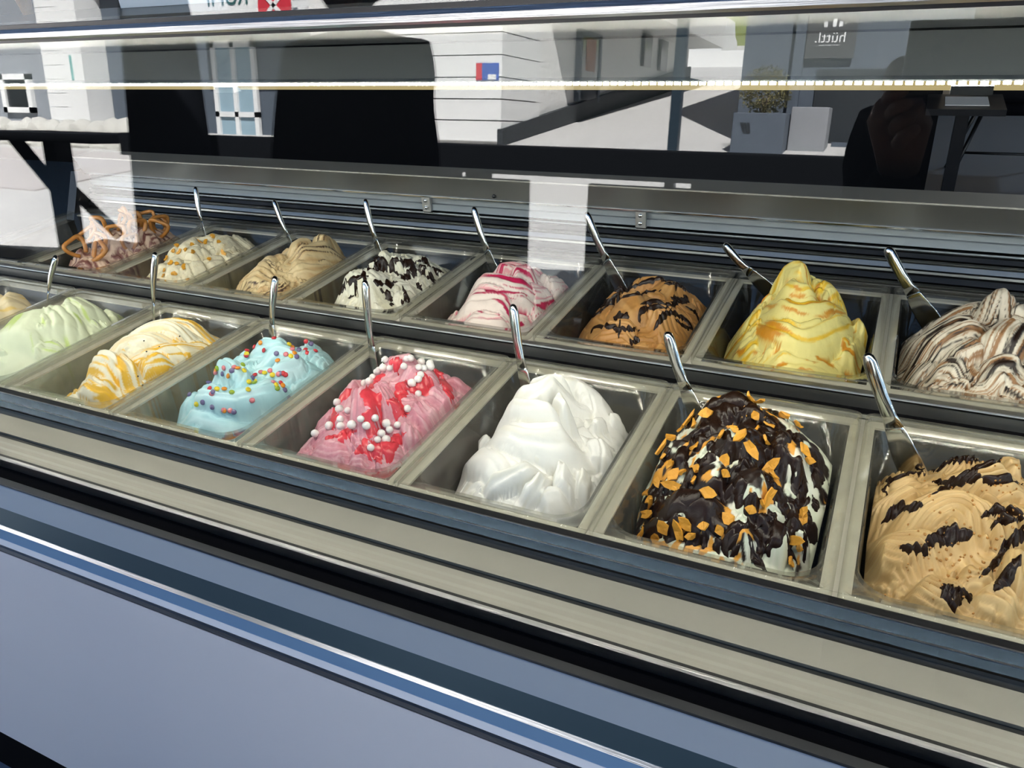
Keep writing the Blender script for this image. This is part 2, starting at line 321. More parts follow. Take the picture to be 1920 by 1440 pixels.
# lamp hood behind the glass
hood = cprism('lamp_hood', [(0.556, -0.0440), (0.600, -0.0645), (0.640, -0.0645), (0.640, -0.0400), (0.556, -0.0400)], M['grey_sheet_light'])
cprism('hood_face', [(0.6005, -0.0660), (0.6050, -0.0938), (0.640, -0.0938), (0.640, -0.0660)], M['grey_sheet'])
cprism('hood_lip', [(0.6045, -0.0938), (0.5985, -0.0952), (0.5990, -0.0964), (0.640, -0.0964), (0.640, -0.0938)], M['grey_sheet_light'])
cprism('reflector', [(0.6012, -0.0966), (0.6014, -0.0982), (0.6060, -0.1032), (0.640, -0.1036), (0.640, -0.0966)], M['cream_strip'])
bm = bmesh.new(); x = X0 + 0.02
while x < X1 - 0.02:
    bbox_into(bm, (x, 0.5993, CZ - 0.0985), (x + 0.0042, 0.6012, CZ - 0.0966)); x += 0.0062
led = cpart(mesh_obj('led_tape', bm, M['led'])); led['kind'] = 'stuff'; led['label'] = 'glowing warm white light tape under the hood'
bm = bmesh.new(); x = X0 + 0.02
while x < X1 - 0.02:
    bbox_into(bm, (x, 0.6405, CZ - 0.1020), (x + 0.0042, 0.6425, CZ - 0.0985)); x += 0.0062
led_added = cpart(mesh_obj('led_tape', bm, M['led_added'])); led_added['kind'] = 'stuff'; led_added['label'] = 'added unseen light tape on the rear edge of the hood'  # added tape, out of sight, brightens the rear pans
cprism('case_top', [(0.535, -0.0290), (0.535, -0.0395), (0.70, -0.0395), (0.70, -0.0290)], M['black'])
for xe in (X0, X1 - 0.02):
    cpart(box('corner_post', (xe, 0.62, CZ - 0.56), (xe + 0.02, 0.64, CZ - 0.03), M['black']))
for xc in (-1.30, -0.62, 0.02):
    cpart(box('hood_clip', (xc, 0.5965, CZ - 0.1046), (xc + 0.024, 0.6062, CZ - 0.0990), M['steel_dark']))

# ---------------------------------------------------------------- pans
PHX, PHY = 0.1235, 0.1725
def rrect(hx, hy, r, z, n=7):
    out = []
    for cx, cy, a0 in ((hx - r, hy - r, 0), (-hx + r, hy - r, 90), (-hx + r, -hy + r, 180), (hx - r, -hy + r, 270)):
        for k in range(n):
            a = math.radians(a0 + 90 * k / (n - 1)); out.append((cx + r * math.cos(a), cy + r * math.sin(a), z))
    return out
def pan_mesh():
    L = [rrect(PHX - .024, PHY - .027, .026, -0.1495), rrect(PHX - .020, PHY - .023, .030, -0.145), rrect(PHX - .0115, PHY - .0145, .036, -0.006),
         rrect(PHX - .003, PHY - .003, .010, -0.005), rrect(PHX - .002, PHY - .002, .010, -0.012), rrect(PHX, PHY, .011, -0.012),
         rrect(PHX, PHY, .011, -0.0012), rrect(PHX - .0015, PHY - .0015, .011, 0.0), rrect(PHX - .0035, PHY - .0035, .011, 0.0),
         rrect(PHX - .0045, PHY - .0045, .011, -0.0022), rrect(PHX - .0125, PHY - .0155, .036, -0.0022), rrect(PHX - .0145, PHY - .0175, .036, -0.0042),
         rrect(PHX - .0150, PHY - .0180, .036, -0.020), rrect(PHX - .0165, PHY - .0195, .036, -0.0215), rrect(PHX - .0225, PHY - .0255, .030, -0.141), rrect(PHX - .028, PHY - .031, .026, -0.1465)]
    bm = bmesh.new(); R = [[bm.verts.new(p) for p in l] for l in L]; n = len(L[0])
    for a, b in zip(R[:-1], R[1:]):
        for k in range(n): bm.faces.new([a[k], b[k], b[(k + 1) % n], a[(k + 1) % n]])
    bm.faces.new(R[0]); bm.faces.new(R[-1][::-1])
    bmesh.ops.recalc_face_normals(bm, faces=bm.faces)
    me = bpy.data.meshes.new('gelato_pan'); bm.to_mesh(me); bm.free(); me.materials.append(M['plastic'])
    me.polygons.foreach_set('use_smooth', [True] * len(me.polygons)); return me
PAN = pan_mesh(); PAN_REAR = PAN.copy(); PAN_REAR.materials[0] = M['plastic_rear_dim']
PITCH = 0.2515
ZF, ZR = -0.551, -0.532
def pan_center(row, k):
    """k = 0 is the pan right of the lens line"""
    if row == 'front': return (0.0055 + PITCH * (k + 0.5), 0.5985 + PHY, ZF + CZ)
    return (0.0165 + PITCH * (k + 0.5), 0.9865 + PHY - 0.002, ZR + CZ)

# ---------------------------------------------------------------- noise
_P = np.random.default_rng(3).permutation(512); _P = np.concatenate([_P, _P])
_GV = np.random.default_rng(5).uniform(-1, 1, 512)
def vnoise(x, y):
    xi = np.floor(x).astype(int); yi = np.floor(y).astype(int); fx = x - xi; fy = y - yi
    fx = fx * fx * (3 - 2 * fx); fy = fy * fy * (3 - 2 * fy)
    def h(a, b): return _GV[_P[(_P[a & 511] + b) & 511]]
    return (h(xi, yi) * (1 - fx) + h(xi + 1, yi) * fx) * (1 - fy) + (h(xi, yi + 1) * (1 - fx) + h(xi + 1, yi + 1) * fx) * fy
def fbm(x, y, o=4):
    s = 0; a = 0.5
    for i in range(o): s = s + a * vnoise(x * 2 ** i + 17 * i, y * 2 ** i - 9 * i); a *= 0.5
    return s
def sstep(a, b, x):
    t = np.clip((x - a) / (b - a), 0, 1); return t * t * (3 - 2 * t)

# ---------------------------------------------------------------- gelato
GHX, GHY = 0.1020, 0.1480
def pix_ray(px, py):
    d = ROT @ np.array([px - 960, py - 720, FPX]); return d / np.linalg.norm(d)

class Gelato:
    """a worked mound in one pan: base form, spatula strokes laid over it, colour per vertex"""
    def __init__(s, flavour, row, k, peak, walls, strokes, colf, step=0.0013, rough=0.0, rscale=60, lump=0.004, gm=None, floor=-0.112, seed=0, pw=(2.0, 2.0), fill=16):
        s.c = np.array(pan_center(row, k)); s.flavour = flavour; s.row = row; s.k = k
        s.peak = peak; s.walls = walls; s.lump = lump; s.seed = seed; s.floor = floor; s.pw = pw
        nx = int(2 * GHX / step); ny = int(2 * GHY / step); s.nx, s.ny = nx, ny
        A, B = np.meshgrid(np.linspace(-1, 1, nx), np.linspace(-1, 1, ny), indexing='ij')
        kq = 0.30
        s.x = A * np.sqrt(1 - kq * B * B / 2) * GHX; s.y = B * np.sqrt(1 - kq * A * A / 2) * GHY
        Z = s.base(s.x, s.y)
        col = colf(s, s.x, s.y, None, None, None) * np.ones(s.x.shape + (3,))
        SM = np.zeros_like(Z)
        rf = random.Random(seed * 7 + 1); under = []
        for _ in range(fill):
            a = rf.uniform(-.8, .8) * GHX; b = rf.uniform(-.9, .8) * GHY; d0 = rf.uniform(-0.5, 1.2); L = rf.uniform(.02, .05); q = rf.uniform(-.02, .02)
            under.append(dict(loc=[(a - L * math.cos(d0), b - L * math.sin(d0)), (a - q * math.sin(d0), b + q * math.cos(d0)), (a + L * math.cos(d0), b + L * math.sin(d0))], wm=rf.uniform(.012, .020), h=rf.uniform(.005, .009), r=rf.choice((2, 3, 4)), ra=.0007))
        nu = len(under)
        for i_, st in enumerate(under + strokes):
            i = i_ - nu
            if 'loc' in st:
                P = np.array(st['loc']); P[:, 0] = np.clip(P[:, 0], -GHX, GHX); P[:, 1] = np.clip(P[:, 1], -GHY, GHY); w = st['wm']
            else:
                P = np.array([s.hit(px, py) for px, py in st['p']])
                m = s.hit(*st['p'][len(st['p']) // 2])
                depth = np.linalg.norm(np.array([s.c[0] + m[0], s.c[1] + m[1], s.c[2] - CZ]))
                w = st['w'] * depth / FPX * 1.18
            Q = catmull(P, 26)
            if np.linalg.norm(np.diff(Q, axis=0), axis=1).sum() < 0.004: continue
            Q = Q + np.linspace(0, 1e-6, 26)[:, None]
            dist = np.full(Z.shape, 9.0); sg = np.zeros(Z.shape); al = np.zeros(Z.shape)
            for j in range(len(Q) - 1):
                a, b = Q[j], Q[j + 1]; e = b - a; L2 = e @ e + 1e-12
                t = np.clip(((s.x - a[0]) * e[0] + (s.y - a[1]) * e[1]) / L2, 0, 1)
                dx = s.x - a[0] - t * e[0]; dy = s.y - a[1] - t * e[1]; dd = np.hypot(dx, dy)
                mk = dd < dist; dist = np.where(mk, dd, dist)
                sg = np.where(mk, np.sign(e[0] * dy - e[1] * dx) * dd, sg); al = np.where(mk, (j + t) / (len(Q) - 1), al)
            wob = 1 + 0.22 * fbm(s.x * 45 + 3.1 * i + seed, s.y * 45 - 2.3 * i, 3)
            t = sg / (w * wob); tt = np.clip(np.abs(t), 0, 1)
            inside = np.abs(t) < 1
            lift = st.get('h', 0.010) * 1.3 * (1 + 0.18 * math.sin(7.7 * i + seed)) + 0.0008 * max(i, 0)
            crown = np.sqrt(np.clip(1 - tt ** 2.3, 0, 1))
            bend = 0.40 * np.sin(al * 3.0 + i) * t
            ends = 0.12 + 0.88 * sstep(-0.02, 0.30, al) * (1 - sstep(0.70, 1.02, al))
            zz = s.base(s.x, s.y) + lift * (0.15 + 0.85 * crown) * ends * (1 + bend) - 0.0012
            r = st.get('r', 0)
            win = 1 - tt ** 4
            if r:
                ph = (t + 0.10 * np.sin(al * 6 + i)) * math.pi * r / 2
                zz = zz + 3.0 * st.get('ra', 0.0013) * (np.abs(np.cos(ph)) ** 0.8 - 0.5) * win * (0.25 + 0.75 * ends)
            zz = zz + 0.0014 * fbm(t * 4 + 3 * i, al * 1.6 + seed, 2) * win + 0.0010 * fbm(t * 3 + i, al * 5 + seed, 3)
            at = np.abs(t)
            groove = 0.0036 * np.clip(1 - np.abs(at - 1.06) / 0.20, 0, 1)
            Zc = Z - np.where(zz > Z - 0.02, groove, 0) * np.where(at > 1, 1, 0)
            over = inside & (zz > Zc - 0.006 * (1 - tt ** 4))
            c = colf(s, s.x, s.y, t, al, i)
            col[over] = (c * np.ones(col.shape))[over]
            Z = np.where(over, zz, Zc)
        if rough: Z = Z + rough * (fbm(s.x * rscale, s.y * rscale + seed, 4) + 0.5 * np.abs(fbm(s.x * rscale * 2.3, s.y * rscale * 2.3, 3)))
        s.Z = np.maximum(Z, floor); s.col = np.clip(col, 0, 1)
        s.gm = gm; s.build()
    def base(s, x, y):
        uc, vc, zp = s.peak; al, ar, af, ab = s.walls
        du = (x / GHX) - uc; dv = (y / GHY) - vc
        du = np.where(du < 0, -du / (1 + uc), du / (1 - uc)); dvn = np.where(dv < 0, -dv / (1 + vc), dv / (1 - vc))
        Au = np.where((x / GHX) < uc, al, ar); Av = np.where(dv < 0, af, ab)
        z = zp - Au * du ** s.pw[0] - Av * dvn ** s.pw[1]
        return z + s.lump * fbm(x * 28 + s.seed, y * 28 - s.seed, 3)
    def hit(s, px, py, surf=None):
        d = pix_ray(px, py); o = np.array([0, 0, CZ]) - s.c
        t = np.linspace((0.11 - o[2]) / d[2], (-0.11 - o[2]) / d[2], 160)
        p = o[None] + d[None] * t[:, None]
        xx = np.clip(p[:, 0], -GHX, GHX); yy = np.clip(p[:, 1], -GHY, GHY)
        fz = s.topv(xx, yy) if surf else s.base(xx, yy) + 0.006
        out = np.hypot(p[:, 0] - xx, p[:, 1] - yy); ok = (out < 1e-9) & (p[:, 2] < fz)
        s.ok = bool(ok.any())
        k = int(np.argmax(ok)) if ok.any() else int(np.argmin(np.abs(p[:, 2] - fz) + 2 * out))
        return np.array([xx[k], yy[k]])
    def topv(s, x, y):
        """height of the finished surface, bilinear"""
        kq = 0.30; x = np.asarray(x, float); y = np.asarray(y, float)
        B = np.clip(y / GHY, -1, 1)
        for _ in range(4):
            A = np.clip(x / GHX / np.sqrt(1 - kq * B * B / 2), -1, 1); B = np.clip(y / GHY / np.sqrt(1 - kq * A * A / 2), -1, 1)
        fi = (A + 1) / 2 * (s.nx - 1); fj = (B + 1) / 2 * (s.ny - 1)
        i = np.minimum(fi, s.nx - 2).astype(int); j = np.minimum(fj, s.ny - 2).astype(int); u = fi - i; v = fj - j; Z = s.Z
        return (Z[i, j] * (1 - u) + Z[i + 1, j] * u) * (1 - v) + (Z[i, j + 1] * (1 - u) + Z[i + 1, j + 1] * u) * v
    def top(s, x, y): return float(s.topv(x, y))
    def hit_top(s, px, py):
        cc = ROT.T @ (s.c + np.array([0, 0, s.peak[2] * .5]) - np.array([0, 0, CZ])); mx, my = 960 + FPX * cc[0] / cc[2], 720 + FPX * cc[1] / cc[2]
        for _ in range(12):
            q = s.hit(px, py, True)
            if s.ok and abs(q[0]) < GHX * .93 and abs(q[1]) < GHY * .95 and s.top(q[0], q[1]) > -0.055: break
            px += (mx - px) * .07; py += (my - py) * .07
        return np.array([q[0], q[1], s.top(q[0], q[1])])
    def normal(s, x, y, e=0.003):
        n = Vector((s.top(x - e, y) - s.top(x + e, y), s.top(x, y - e) - s.top(x, y + e), 2 * e)); return n.normalized()
    def build(s):
        nx, ny = s.nx, s.ny
        V = np.stack([s.x, s.y, s.Z], -1).reshape(-1, 3)
        I = np.arange(nx * ny).reshape(nx, ny)
        F = np.stack([I[:-1, :-1], I[1:, :-1], I[1:, 1:], I[:-1, 1:]], -1).reshape(-1, 4)
        ring = np.concatenate([I[:, 0], I[-1, 1:], I[-2::-1, -1], I[0, -2:0:-1]])
        low = V[ring] * np.array([0.93, 0.95, 1.0]); low[:, 2] = -0.141
        nb = len(V); V = np.vstack([V, low]); n = len(ring); jj = np.arange(n); nn = (jj + 1) % n
        S = np.stack([ring[nn], ring[jj], nb + jj, nb + nn], -1); F = np.vstack([F, S])
        C = np.vstack([s.col.reshape(-1, 3), s.col.reshape(-1, 3)[ring] * 0.97]); C = np.hstack([C, np.ones((len(C), 1))])
        me = bpy.data.meshes.new('gelato_mound')
        me.vertices.add(len(V)); me.vertices.foreach_set('co', V.ravel())
        me.loops.add(len(F) * 4); me.loops.foreach_set('vertex_index', F.ravel().astype(np.int32))
        me.polygons.add(len(F)); me.polygons.foreach_set('loop_start', (np.arange(len(F)) * 4).astype(np.int32))
        me.polygons.foreach_set('loop_total', np.full(len(F), 4, np.int32))
        me.polygons.foreach_set('use_smooth', np.ones(len(F), bool)); me.update(calc_edges=True)
        ca = me.color_attributes.new('Col', 'FLOAT_COLOR', 'POINT'); ca.data.foreach_set('color', C.ravel().astype(np.float32))
        me.materials.append(s.gm); s.ob = bpy.data.objects.new('gelato_mound', me); COL.objects.link(s.ob); s.ob.location = s.c
    def drizzle(s, pts, w, m, h=0.0022, name='chocolate_drizzle', taper=True, wob=0.35):
        """sauce poured over the surface: a strip that follows it, thick in the middle"""
        n = max(24, 14 * len(pts)); PX = catmull(pts, n); Q = np.array([s.hit_top(*p)[:2] for p in PX])
        for _ in range(2): Q[1:-1] = (Q[:-2] + 2 * Q[1:-1] + Q[2:]) / 4
        m0 = s.hit_top(*pts[0]); depth = np.linalg.norm(s.c + m0 - np.array([0, 0, CZ])); W = w * depth / FPX
        T = np.linspace(-1, 1, 7); verts = []; faces = []; sd_ = random.random() * 50
        D = np.gradient(Q, axis=0)
        for _ in range(4): D[1:-1] = (D[:-2] + D[1:-1] + D[2:]) / 3
        D /= np.linalg.norm(D, axis=1, keepdims=True) + 1e-9; N = np.stack([-D[:, 1], D[:, 0]], -1)
        al = np.linspace(0, 1, n); ww = W * (1 + wob * np.sin(al * 11 + sd_) + wob * 0.7 * np.sin(al * 23 + 2 * sd_))
        if taper: ww = ww * np.clip(np.minimum(5 * al + 0.15, 5 * (1 - al) + 0.15), 0.12, 1)
        XY = Q[:, None] + N[:, None] * (T[None] * ww[:, None])[..., None]
        XY = np.stack([np.clip(XY[..., 0], -GHX, GHX), np.clip(XY[..., 1], -GHY, GHY)], -1)
        zz = s.topv(XY[..., 0], XY[..., 1]) + h * (1 - np.abs(T)[None] ** 3) * np.minimum(1, ww / W + 0.2)[:, None] - 0.0006 * (np.abs(T) > 0.99)[None]
        verts = np.concatenate([XY, zz[..., None]], -1).reshape(-1, 3)
        k = len(T)
        for i in range(n - 1):
            for j in range(k - 1): faces.append([i * k + j, (i + 1) * k + j, (i + 1) * k + j + 1, i * k + j + 1])
        return pyd(name, verts, faces, m, s.ob, True)
def S(p, w, h=0.010, r=0, ra=0.0013): return dict(p=p, w=w, h=h, r=r, ra=ra)
def z4(x0, y0, sc, *pts): return [(x0 + a / sc, y0 + b / sc) for a, b in pts]
def lerp(a, b, t): return np.array(a) * (1 - t[..., None]) + np.array(b) * t[..., None]
def streak(s, x, y, t, al, i, ft, fa, lo, hi):
    if t is None: n = fbm(x * 60, y * 25 + s.seed, 4)
    else: n = fbm(t * ft + 5.3 * i + s.seed, al * fa + 1.7 * i, 4)
    return sstep(lo, hi, n)

G1 = gelato_mat('gelato_smooth', 0.40, 0.00022, 260)
G2 = gelato_mat('gelato_rough', 0.55, 0.0011, 220)
M['choc'] = mat('dark_chocolate_sauce', (0.018, 0.008, 0.0045), 0.26, spec=0.28, bump=0.0006, bscale=160)
M['strawberry'] = mat('strawberry_sauce', (0.68, 0.055, 0.075), 0.22, spec=0.5, bump=0.0006, bscale=130)
GL = {}
# ---- front row
def col_white(s, x, y, t, al, i): return lerp((0.86, 0.85, 0.80), (0.82, 0.80, 0.71), streak(s, x, y, t, al, i, 3, 2, 0.1, 0.5))
Z = lambda *p: z4(760, 640, 4, *p)
GL['white'] = Gelato('white', 'front', -2, (0.12, 0.30, 0.016), (0.088, 0.060, 0.042, 0.10), [
    S(Z((1400, 700), (1470, 860), (1500, 980)), 24, .012), S(Z((1540, 560), (1620, 690)), 15, .012), S(Z((1430, 600), (1480, 680)), 18, .014),
    S(Z((360, 1060), (430, 930), (560, 880), (720, 930), (800, 1010)), 30, .016, 3, .0010),
    S(Z((1290, 1170), (1330, 1060), (1310, 950)), 15, .010, 2), S(Z((1180, 1190), (1190, 1060), (1230, 950)), 16, .012, 2), S(Z((1000, 1250), (1100, 1200), (1250, 1230)), 18, .008),
    S(Z((860, 1220), (980, 1130), (1050, 980)), 12, .013, 2), S(Z((560, 1140), (700, 1100), (860, 1030), (1000, 930)), 15, .016, 2, .0016),
    S(Z((620, 610), (560, 700), (540, 800)), 16, .012),
    S(Z((900, 480), (1000, 400), (1160, 340), (1310, 370), (1430, 470), (1500, 590)), 30, .016, 0),
    S(Z((640, 830), (820, 840), (1000, 880), (1100, 900)), 12, .014, 2), 
    S(Z((620, 690), (800, 770), (1000, 820), (1200, 840), (1330, 790)), 27, .022, 3, .0012),
    S(Z((650, 620), (850, 670), (1050, 690), (1260, 740)), 13, .026),
    S(Z((730, 540), (860, 580), (1000, 545), (1110, 470), (1310, 470)), 20, .026, 2, .0014),
    S(Z((1120, 540), (1190, 620), (1270, 740)), 14, .027, 2, .0014), S(Z((880, 470), (1000, 440), (1160, 420), (1280, 430)), 11, .026)],
    col_white, gm=G1, seed=1, fill=5)
def col_blue(s, x, y, t, al, i): return lerp((0.41, 0.67, 0.71), (0.55, 0.78, 0.81), streak(s, x, y, t, al, i, 3, 2, -0.3, 0.4))
Z = lambda *p: z4(200, 520, 4, *p)
GL['blue'] = Gelato('blue', 'front', -4, (0.20, 0.25, 0.014), (0.075, 0.040, 0.046, 0.085), [
    S(Z((540, 1000), (620, 920), (700, 830)), 18, .012), S(Z((560, 1070), (700, 1010), (900, 1060), (1120, 1040)), 24, .010),
    S(Z((880, 690), (1000, 610), (1080, 530)), 15, .012, 3), S(Z((1130, 490), (1260, 460), (1400, 480)), 15, .012, 2),
    S(Z((1450, 490), (1550, 450), (1640, 510)), 17, .014), S(Z((1480, 640), (1610, 600), (1740, 560)), 26, .010, 7, .0016),
    S(Z((1300, 840), (1450, 760), (1620, 680)), 16, .012, 4), S(Z((1080, 560), (1250, 540), (1420, 580)), 16, .014, 3),
    S(Z((1130, 650), (1250, 620), (1400, 660), (1430, 720), (1290, 750), (1150, 710)), 15, .016, 3, .0014),
    S(Z((760, 830), (740, 910), (900, 960), (1100, 930), (1260, 860), (1310, 780)), 20, .016, 5, .0014),
    S(Z((780, 750), (900, 720), (1010, 770), (1020, 850), (900, 890)), 17, .020, 3, .0014)], col_blue, gm=G1, seed=2)
def col_pink(s, x, y, t, al, i):
    return lerp((0.60, 0.25, 0.31), (0.72, 0.42, 0.46), streak(s, x, y, t, al, i, 6, 2, -0.25, 0.35))
Z = lambda *p: z4(480, 600, 4, *p)
GL['pink'] = Gelato('pink', 'front', -3, (0.12, 0.28, 0.016), (0.072, 0.048, 0.042, 0.09), [
    S(Z((420, 960), (560, 1000), (700, 940)), 22, .010), S(Z((690, 1060), (830, 1060)), 12, .010), S(Z((400, 830), (520, 720), (600, 600)), 18, .010, 3),
    S(Z((1430, 400), (1560, 410), (1610, 500)), 24, .012), S(Z((1150, 780), (1180, 900), (1200, 980)), 18, .010, 4), S(Z((1180, 620), (1280, 720), (1360, 800)), 24, .010, 6, .0022),
    S(Z((1260, 540), (1400, 620), (1460, 690)), 20, .012), S(Z((1100, 480), (1250, 430), (1390, 460)), 20, .012), S(Z((950, 400), (1100, 330), (1260, 335)), 20, .012),
    S(Z((640, 640), (720, 540), (800, 480)), 20, .012), S(Z((900, 520), (1000, 640), (1040, 760)), 18, .014, 5, .0022), S(Z((830, 540), (820, 700), (790, 880)), 22, .018, 3, .0016)],
    col_pink, gm=G2, rough=0.0030, rscale=75, seed=3)
def col_choc(s, x, y, t, al, i):
    c = lerp((0.70, 0.74, 0.58), (0.78, 0.78, 0.66), streak(s, x, y, t, al, i, 3, 2, -0.2, 0.4))
    u = x / GHX; v = y / GHY
    n = fbm(x * 42 + 3, y * 30 + 8, 4) * 1.1 + 0.30 - 0.75 * np.clip(u - 0.45, 0, 1) - 0.8 * np.clip(-0.75 - u, 0, 1) - 0.5 * np.clip(-0.55 - v, 0, 1) + 0.15 * (v > 0)
    k = sstep(0.20, 0.26, n); c = c * (1 - k[..., None]) + np.array((0.016, 0.0075, 0.0045)) * k[..., None]
    o = sstep(0.34, 0.38, fbm(x * 70 + 31, y * 60 + 5, 3) + 0.10 - 0.3 * (u > 0.6)); return c * (1 - o[..., None]) + np.array((0.72, 0.33, 0.04)) * o[..., None]
Z = lambda *p: z4(1120, 680, 3.429, *p)
GL['choc'] = Gelato('choc', 'front', -1, (0.05, 0.32, 0.050), (0.082, 0.070, 0.072, 0.12), [
    S(Z((1400, 560), (1520, 620), (1560, 760), (1520, 950)), 28, .006), S(Z((300, 700), (250, 900), (180, 1050)), 30, .006), S(Z((1440, 1100), (1480, 1200)), 26, .008),
    S(Z((1130, 1300), (1160, 1150), (1200, 1050)), 16, .012), S(Z((880, 1240), (920, 1100), (1000, 1050)), 22, .012), S(Z((700, 850), (740, 700), (800, 620)), 24, .012),
    S(Z((430, 780), (480, 620), (560, 500)), 26, .012), S(Z((600, 420), (800, 300), (1000, 260)), 30, .012), S(Z((1100, 560), (1250, 620), (1360, 720)), 26, .012),
    S(Z((760, 560), (900, 520), (1080, 600)), 26, .014), S(Z((900, 900), (1000, 800), (1100, 780)), 26, .012), S(Z((1290, 1230), (1290, 1090)), 18, .012), S(Z((340, 1000), (600, 980), (800, 1040)), 28, .010)],
    col_choc, gm=G1, rough=0.0018, rscale=40, seed=4, pw=(2.0, 1.6))
def col_tan(s, x, y, t, al, i): return lerp((0.52, 0.34, 0.14), (0.64, 0.45, 0.21), streak(s, x, y, t, al, i, 4, 2, -0.25, 0.4))
Z = lambda *p: z4(1520, 780, 3.2725, *p)
GL['tan'] = Gelato('tan', 'front', 0, (0.15, 0.25, 0.012), (0.062, 0.030, 0.034, 0.08), [
    S(Z((500, 290), (600, 300), (700, 330)), 26, .012, 3), S(Z((370, 380), (420, 360), (500, 350)), 18, .012, 3),
    S(Z((820, 300), (950, 260), (1060, 250)), 30, .010, 7, .0034), S(Z((640, 380), (480, 440), (360, 540)), 34, .012, 9, .0023), S(Z((380, 690), (340, 600), (350, 520)), 18, .012, 5),
    S(Z((900, 480), (1060, 420), (1290, 400)), 34, .012, 7, .0037), S(Z((1150, 300), (1250, 280), (1309, 300)), 26, .012, 4),
    S(Z((720, 480), (560, 540), (420, 640), (390, 760)), 30, .014, 8, .0023), S(Z((1000, 1060), (1150, 1160), (1290, 1250)), 26, .012, 4, .002), S(Z((880, 960), (1000, 1010), (1130, 980)), 18, .012, 2),
    S(Z((600, 1060), (760, 1110), (960, 1190)), 30, .010, 7, .0034), S(Z((340, 930), (450, 880), (600, 890), (700, 980)), 36, .014, 10, .0027),
    S(Z((1060, 600), (1160, 700), (1240, 860)), 40, .012, 5, .0051), S(Z((1230, 1120), (1250, 980), (1300, 860)), 20, .014, 3),
    S(Z((540, 800), (680, 700), (850, 640), (980, 700), (1090, 830)), 46, .016, 9, .0020)], col_tan, gm=G1, seed=5)
def col_mango(s, x, y, t, al, i):
    k = streak(s, x, y, t, al, i, 5, 1.6, -0.12, 0.16)
    if i in (0, 3, 5, 7): k = np.clip(k * 1.3 + 0.1, 0, 1)
    if i in (1, 2): k = k * 0.35
    return lerp((0.82, 0.78, 0.60), (0.80, 0.47, 0.04), k)
Z = lambda *p: z4(0, 500, 4, *p)
GL['mango'] = Gelato('mango', 'front', -5, (0.25, 0.28, 0.016), (0.088, 0.026, 0.044, 0.07), [
    S(Z((1000, 490), (1150, 410), (1310, 400), (1440, 450), (1580, 550)), 18, .012, 4), S(Z((850, 600), (1050, 510), (1300, 480), (1460, 560)), 16, .012, 4),
    S(Z((700, 700), (900, 610), (1100, 550), (1310, 580)), 17, .012, 4), S(Z((950, 690), (1150, 660), (1350, 620), (1510, 600)), 18, .008, 2),
    S(Z((1030, 790), (1150, 740), (1290, 690)), 16, .014, 2), S(Z((640, 870), (750, 930), (870, 960)), 18, .010, 4), S(Z((680, 780), (800, 760), (900, 850)), 20, .014, 4, .0016), S(Z((850, 690), (950, 800), (980, 900)), 15, .014, 3, .0016)],
    col_mango, step=.0015, gm=G1, rough=0.0012, seed=6)
def col_lime(s, x, y, t, al, i): return lerp((0.72, 0.78, 0.56), (0.56, 0.70, 0.24), streak(s, x, y, t, al, i, 4, 1.5, 0.16, 0.42))
GL['lime'] = Gelato('lime', 'front', -6, (0.05, 0.15, 0.028), (0.070, 0.060, 0.050, 0.085), [
    S(Z((760, 310), (860, 310), (930, 380)), 26, .014, 3), S(Z((470, 270), (600, 320), (700, 420)), 30, .014, 3), S(Z((300, 330), (420, 430), (480, 570)), 34, .014, 5, .002), S(Z((60, 640), (130, 460), (260, 330)), 36, .016)],
    col_lime, step=.0016, gm=G1, lump=.003, seed=7)
def col_cream0(s, x, y, t, al, i): return lerp((0.78, 0.66, 0.42), (0.78, 0.55, 0.18), streak(s, x, y, t, al, i, 4, 1.5, 0.12, 0.4))
GL['cream0'] = Gelato('cream0', 'front', -7, (0.1, 0.15, 0.020), (0.07, 0.05, 0.05, 0.08), [S([(0, 545), (30, 545), (60, 570)], 22, .012, 3), S([(0, 575), (40, 580), (70, 590)], 18, .012, 3)], col_cream0, step=.002, gm=G1, seed=8)
# ---- rear row
def col_swirl(s, x, y, t, al, i):
    k = streak(s, x, y, t, al, i, 9, 1.0, 0.02, 0.22); k2 = streak(s, x + .3, y, None if t is None else t + 3, al, i, 7, 1.0, 0.10, 0.30)
    c = lerp((0.74, 0.66, 0.52), (0.34, 0.17, 0.07), k); return c * (1 - k2[..., None]) + np.array((0.020, 0.010, 0.006)) * k2[..., None]
Z = lambda *p: z4(1440, 420, 4, *p)
GL['swirl'] = Gelato('swirl', 'rear', 0, (0.20, 0.20, 0.030), (0.088, 0.045, 0.050, 0.09), [
    S(Z((900, 1000), (1000, 850), (1180, 760)), 20, .006), S(Z((1100, 820), (1300, 690), (1550, 620), (1680, 640)), 24, .012, 6, .0014), S(Z((1000, 1060), (1130, 900), (1350, 760), (1620, 690)), 22, .012, 6, .0014),
    S(Z((1850, 720), (1930, 650)), 26, .012, 4), S(Z((1300, 1080), (1450, 980), (1620, 890)), 22, .012, 4, .0018), S(Z((1600, 1160), (1750, 1090), (1910, 1150)), 24, .012, 4), S(Z((1200, 1170), (1320, 1120), (1450, 1150)), 18, .010, 3),
    S(Z((1100, 1110), (1250, 950), (1450, 850), (1720, 800)), 22, .014, 6, .0014), S(Z((1700, 1020), (1800, 870), (1920, 800)), 28, .014, 7, .0016), S(Z((1640, 720), (1720, 620), (1810, 700)), 17, .020, 3)],
    col_swirl, gm=G1, step=.0014, seed=9)
def col_yellow(s, x, y, t, al, i):
    k = streak(s, x, y, t, al, i, 4, 1.6, 0.08, 0.26); k2 = streak(s, x, y, None if t is None else t + 7, al, i, 3, 2.2, 0.26, 0.36)
    c = lerp((0.80, 0.69, 0.24), (0.80, 0.50, 0.03), k); return c * (1 - k2[..., None]) + np.array((0.62, 0.26, 0.015)) * k2[..., None]
